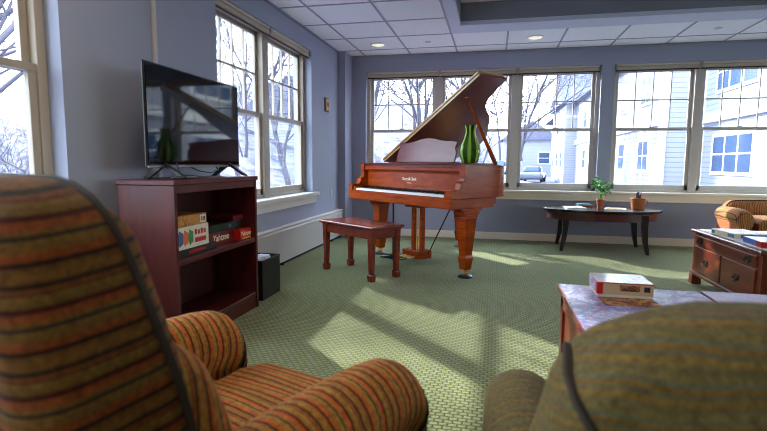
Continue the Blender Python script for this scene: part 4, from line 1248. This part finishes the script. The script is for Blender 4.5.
for i, (x, y, z, s, r_, l) in enumerate(((-3.6, 13.5, -.5, .38, 0, 'low bare shrub outside the corner window, left one'), (-2.3, 14.2, -.5, .42, 2, 'low bare shrub outside the corner window, right one'),
      (-.4, 15, -.5, .4, 4, 'low bare shrub outside behind the music desk'), (-8.4, 7.2, -.1, .4, 1, 'low bare shrub outside the far left window'), (-1.2, 18, -.4, .5, 3, 'bare bush seen below the raised piano lid'), (-5.2, 19, -.2, .55, 5, 'bare bush at the left edge of the corner window'))):
    o = bpy.data.objects.new('bare_shrub', TM[3]); C.objects.link(o); o.location = (x, y, z); o.scale = (s, s, s); o.rotation_euler.z = r_
    tag(o, l, 'shrub', 'bare shrubs outside')

# ------------------------------------------------------------------ light and camera
w = bpy.data.worlds.new('winter_sky'); sc.world = w; w.use_nodes = True
nt = w.node_tree; bg = nt.nodes['Background']
tc = N(nt, 'ShaderNodeTexCoord'); sx = N(nt, 'ShaderNodeSeparateXYZ'); nt.links.new(tc.outputs['Generated'], sx.inputs[0])
cr = N(nt, 'ShaderNodeValToRGB'); cr.color_ramp.elements[0].position = 0; cr.color_ramp.elements[0].color = (.92, .96, 1, 1)
cr.color_ramp.elements[1].position = .9; cr.color_ramp.elements[1].color = (.6, .76, 1, 1)
nt.links.new(sx.outputs['Z'], cr.inputs[0]); nt.links.new(cr.outputs[0], bg.inputs['Color'])
bg.inputs['Strength'].default_value = 2.0
sd = Vector((.715, -.70, 0)).normalized()
el = math.radians(25.3)
d = Vector((sd.x * math.cos(el), sd.y * math.cos(el), -math.sin(el)))
sun = bpy.data.lights.new('sun', 'SUN'); sun.energy = 3.0; sun.angle = math.radians(1.0); sun.color = (1, .95, .86)
# glowing panels added out of view to fill the room with light
for (x, y, lab) in ((-.95, 1.5, 'added square fill-light panel above the striped armchair'), (-.95, -1.2, 'added square fill-light panel in the left rear of the room'), (2.3, -2.3, 'added square fill-light panel at the rear wall'), (5.9, 1.5, 'added square fill-light panel by the right wall')):
    t = thing('fill_panel', lab, 'ceiling light', (x, y, ZC), 0, 'added fill-light panels')
    b = MB(); b.box(-.3, .3, -.3, .3, -.014, 0, .003); b.build('frame', M['white'], t)
    b = MB(); b.box(-.27, .27, -.27, .27, -.017, -.012); b.build('diffuser', M['panel'], t)
so = bpy.data.objects.new('sun', sun); C.objects.link(so); so.rotation_euler = (-d).to_track_quat('Z', 'Y').to_euler(); so.location = (-10, 20, 12)

cam = bpy.data.cameras.new('camera'); co = bpy.data.objects.new('camera', cam); C.objects.link(co)
r = Vector((0.97613715, 0.21706494, 0.00625099)); u = Vector((-0.02916468, 0.10251928, 0.99430338)); f = Vector((-0.21518755, 0.97075878, -0.1064035))
co.matrix_world = Matrix(((r.x, u.x, -f.x, 0), (r.y, u.y, -f.y, 0), (r.z, u.z, -f.z, 1.0), (0, 0, 0, 1)))
cam.sensor_fit = 'HORIZONTAL'; cam.sensor_width = 36; cam.lens = 36 * 493.77 / 767
cam.clip_start = .02; cam.clip_end = 500
cam.dof.use_dof = True; cam.dof.focus_distance = 4.6; cam.dof.aperture_fstop = 4.0
sc.camera = co
sc.view_settings.view_transform = 'Standard'; sc.view_settings.look = 'None'; sc.view_settings.gamma = 1
sc.view_settings.use_curve_mapping = False
sc.view_settings.exposure = 2.65
sc.cycles.use_denoising = True
sc.cycles.pixel_filter_type = 'BLACKMAN_HARRIS'
sc.cycles.filter_width = 1.0
sc.cycles.max_bounces = 10; sc.cycles.diffuse_bounces = 6; sc.cycles.transparent_max_bounces = 16
sc.cycles.sample_clamp_indirect = 8
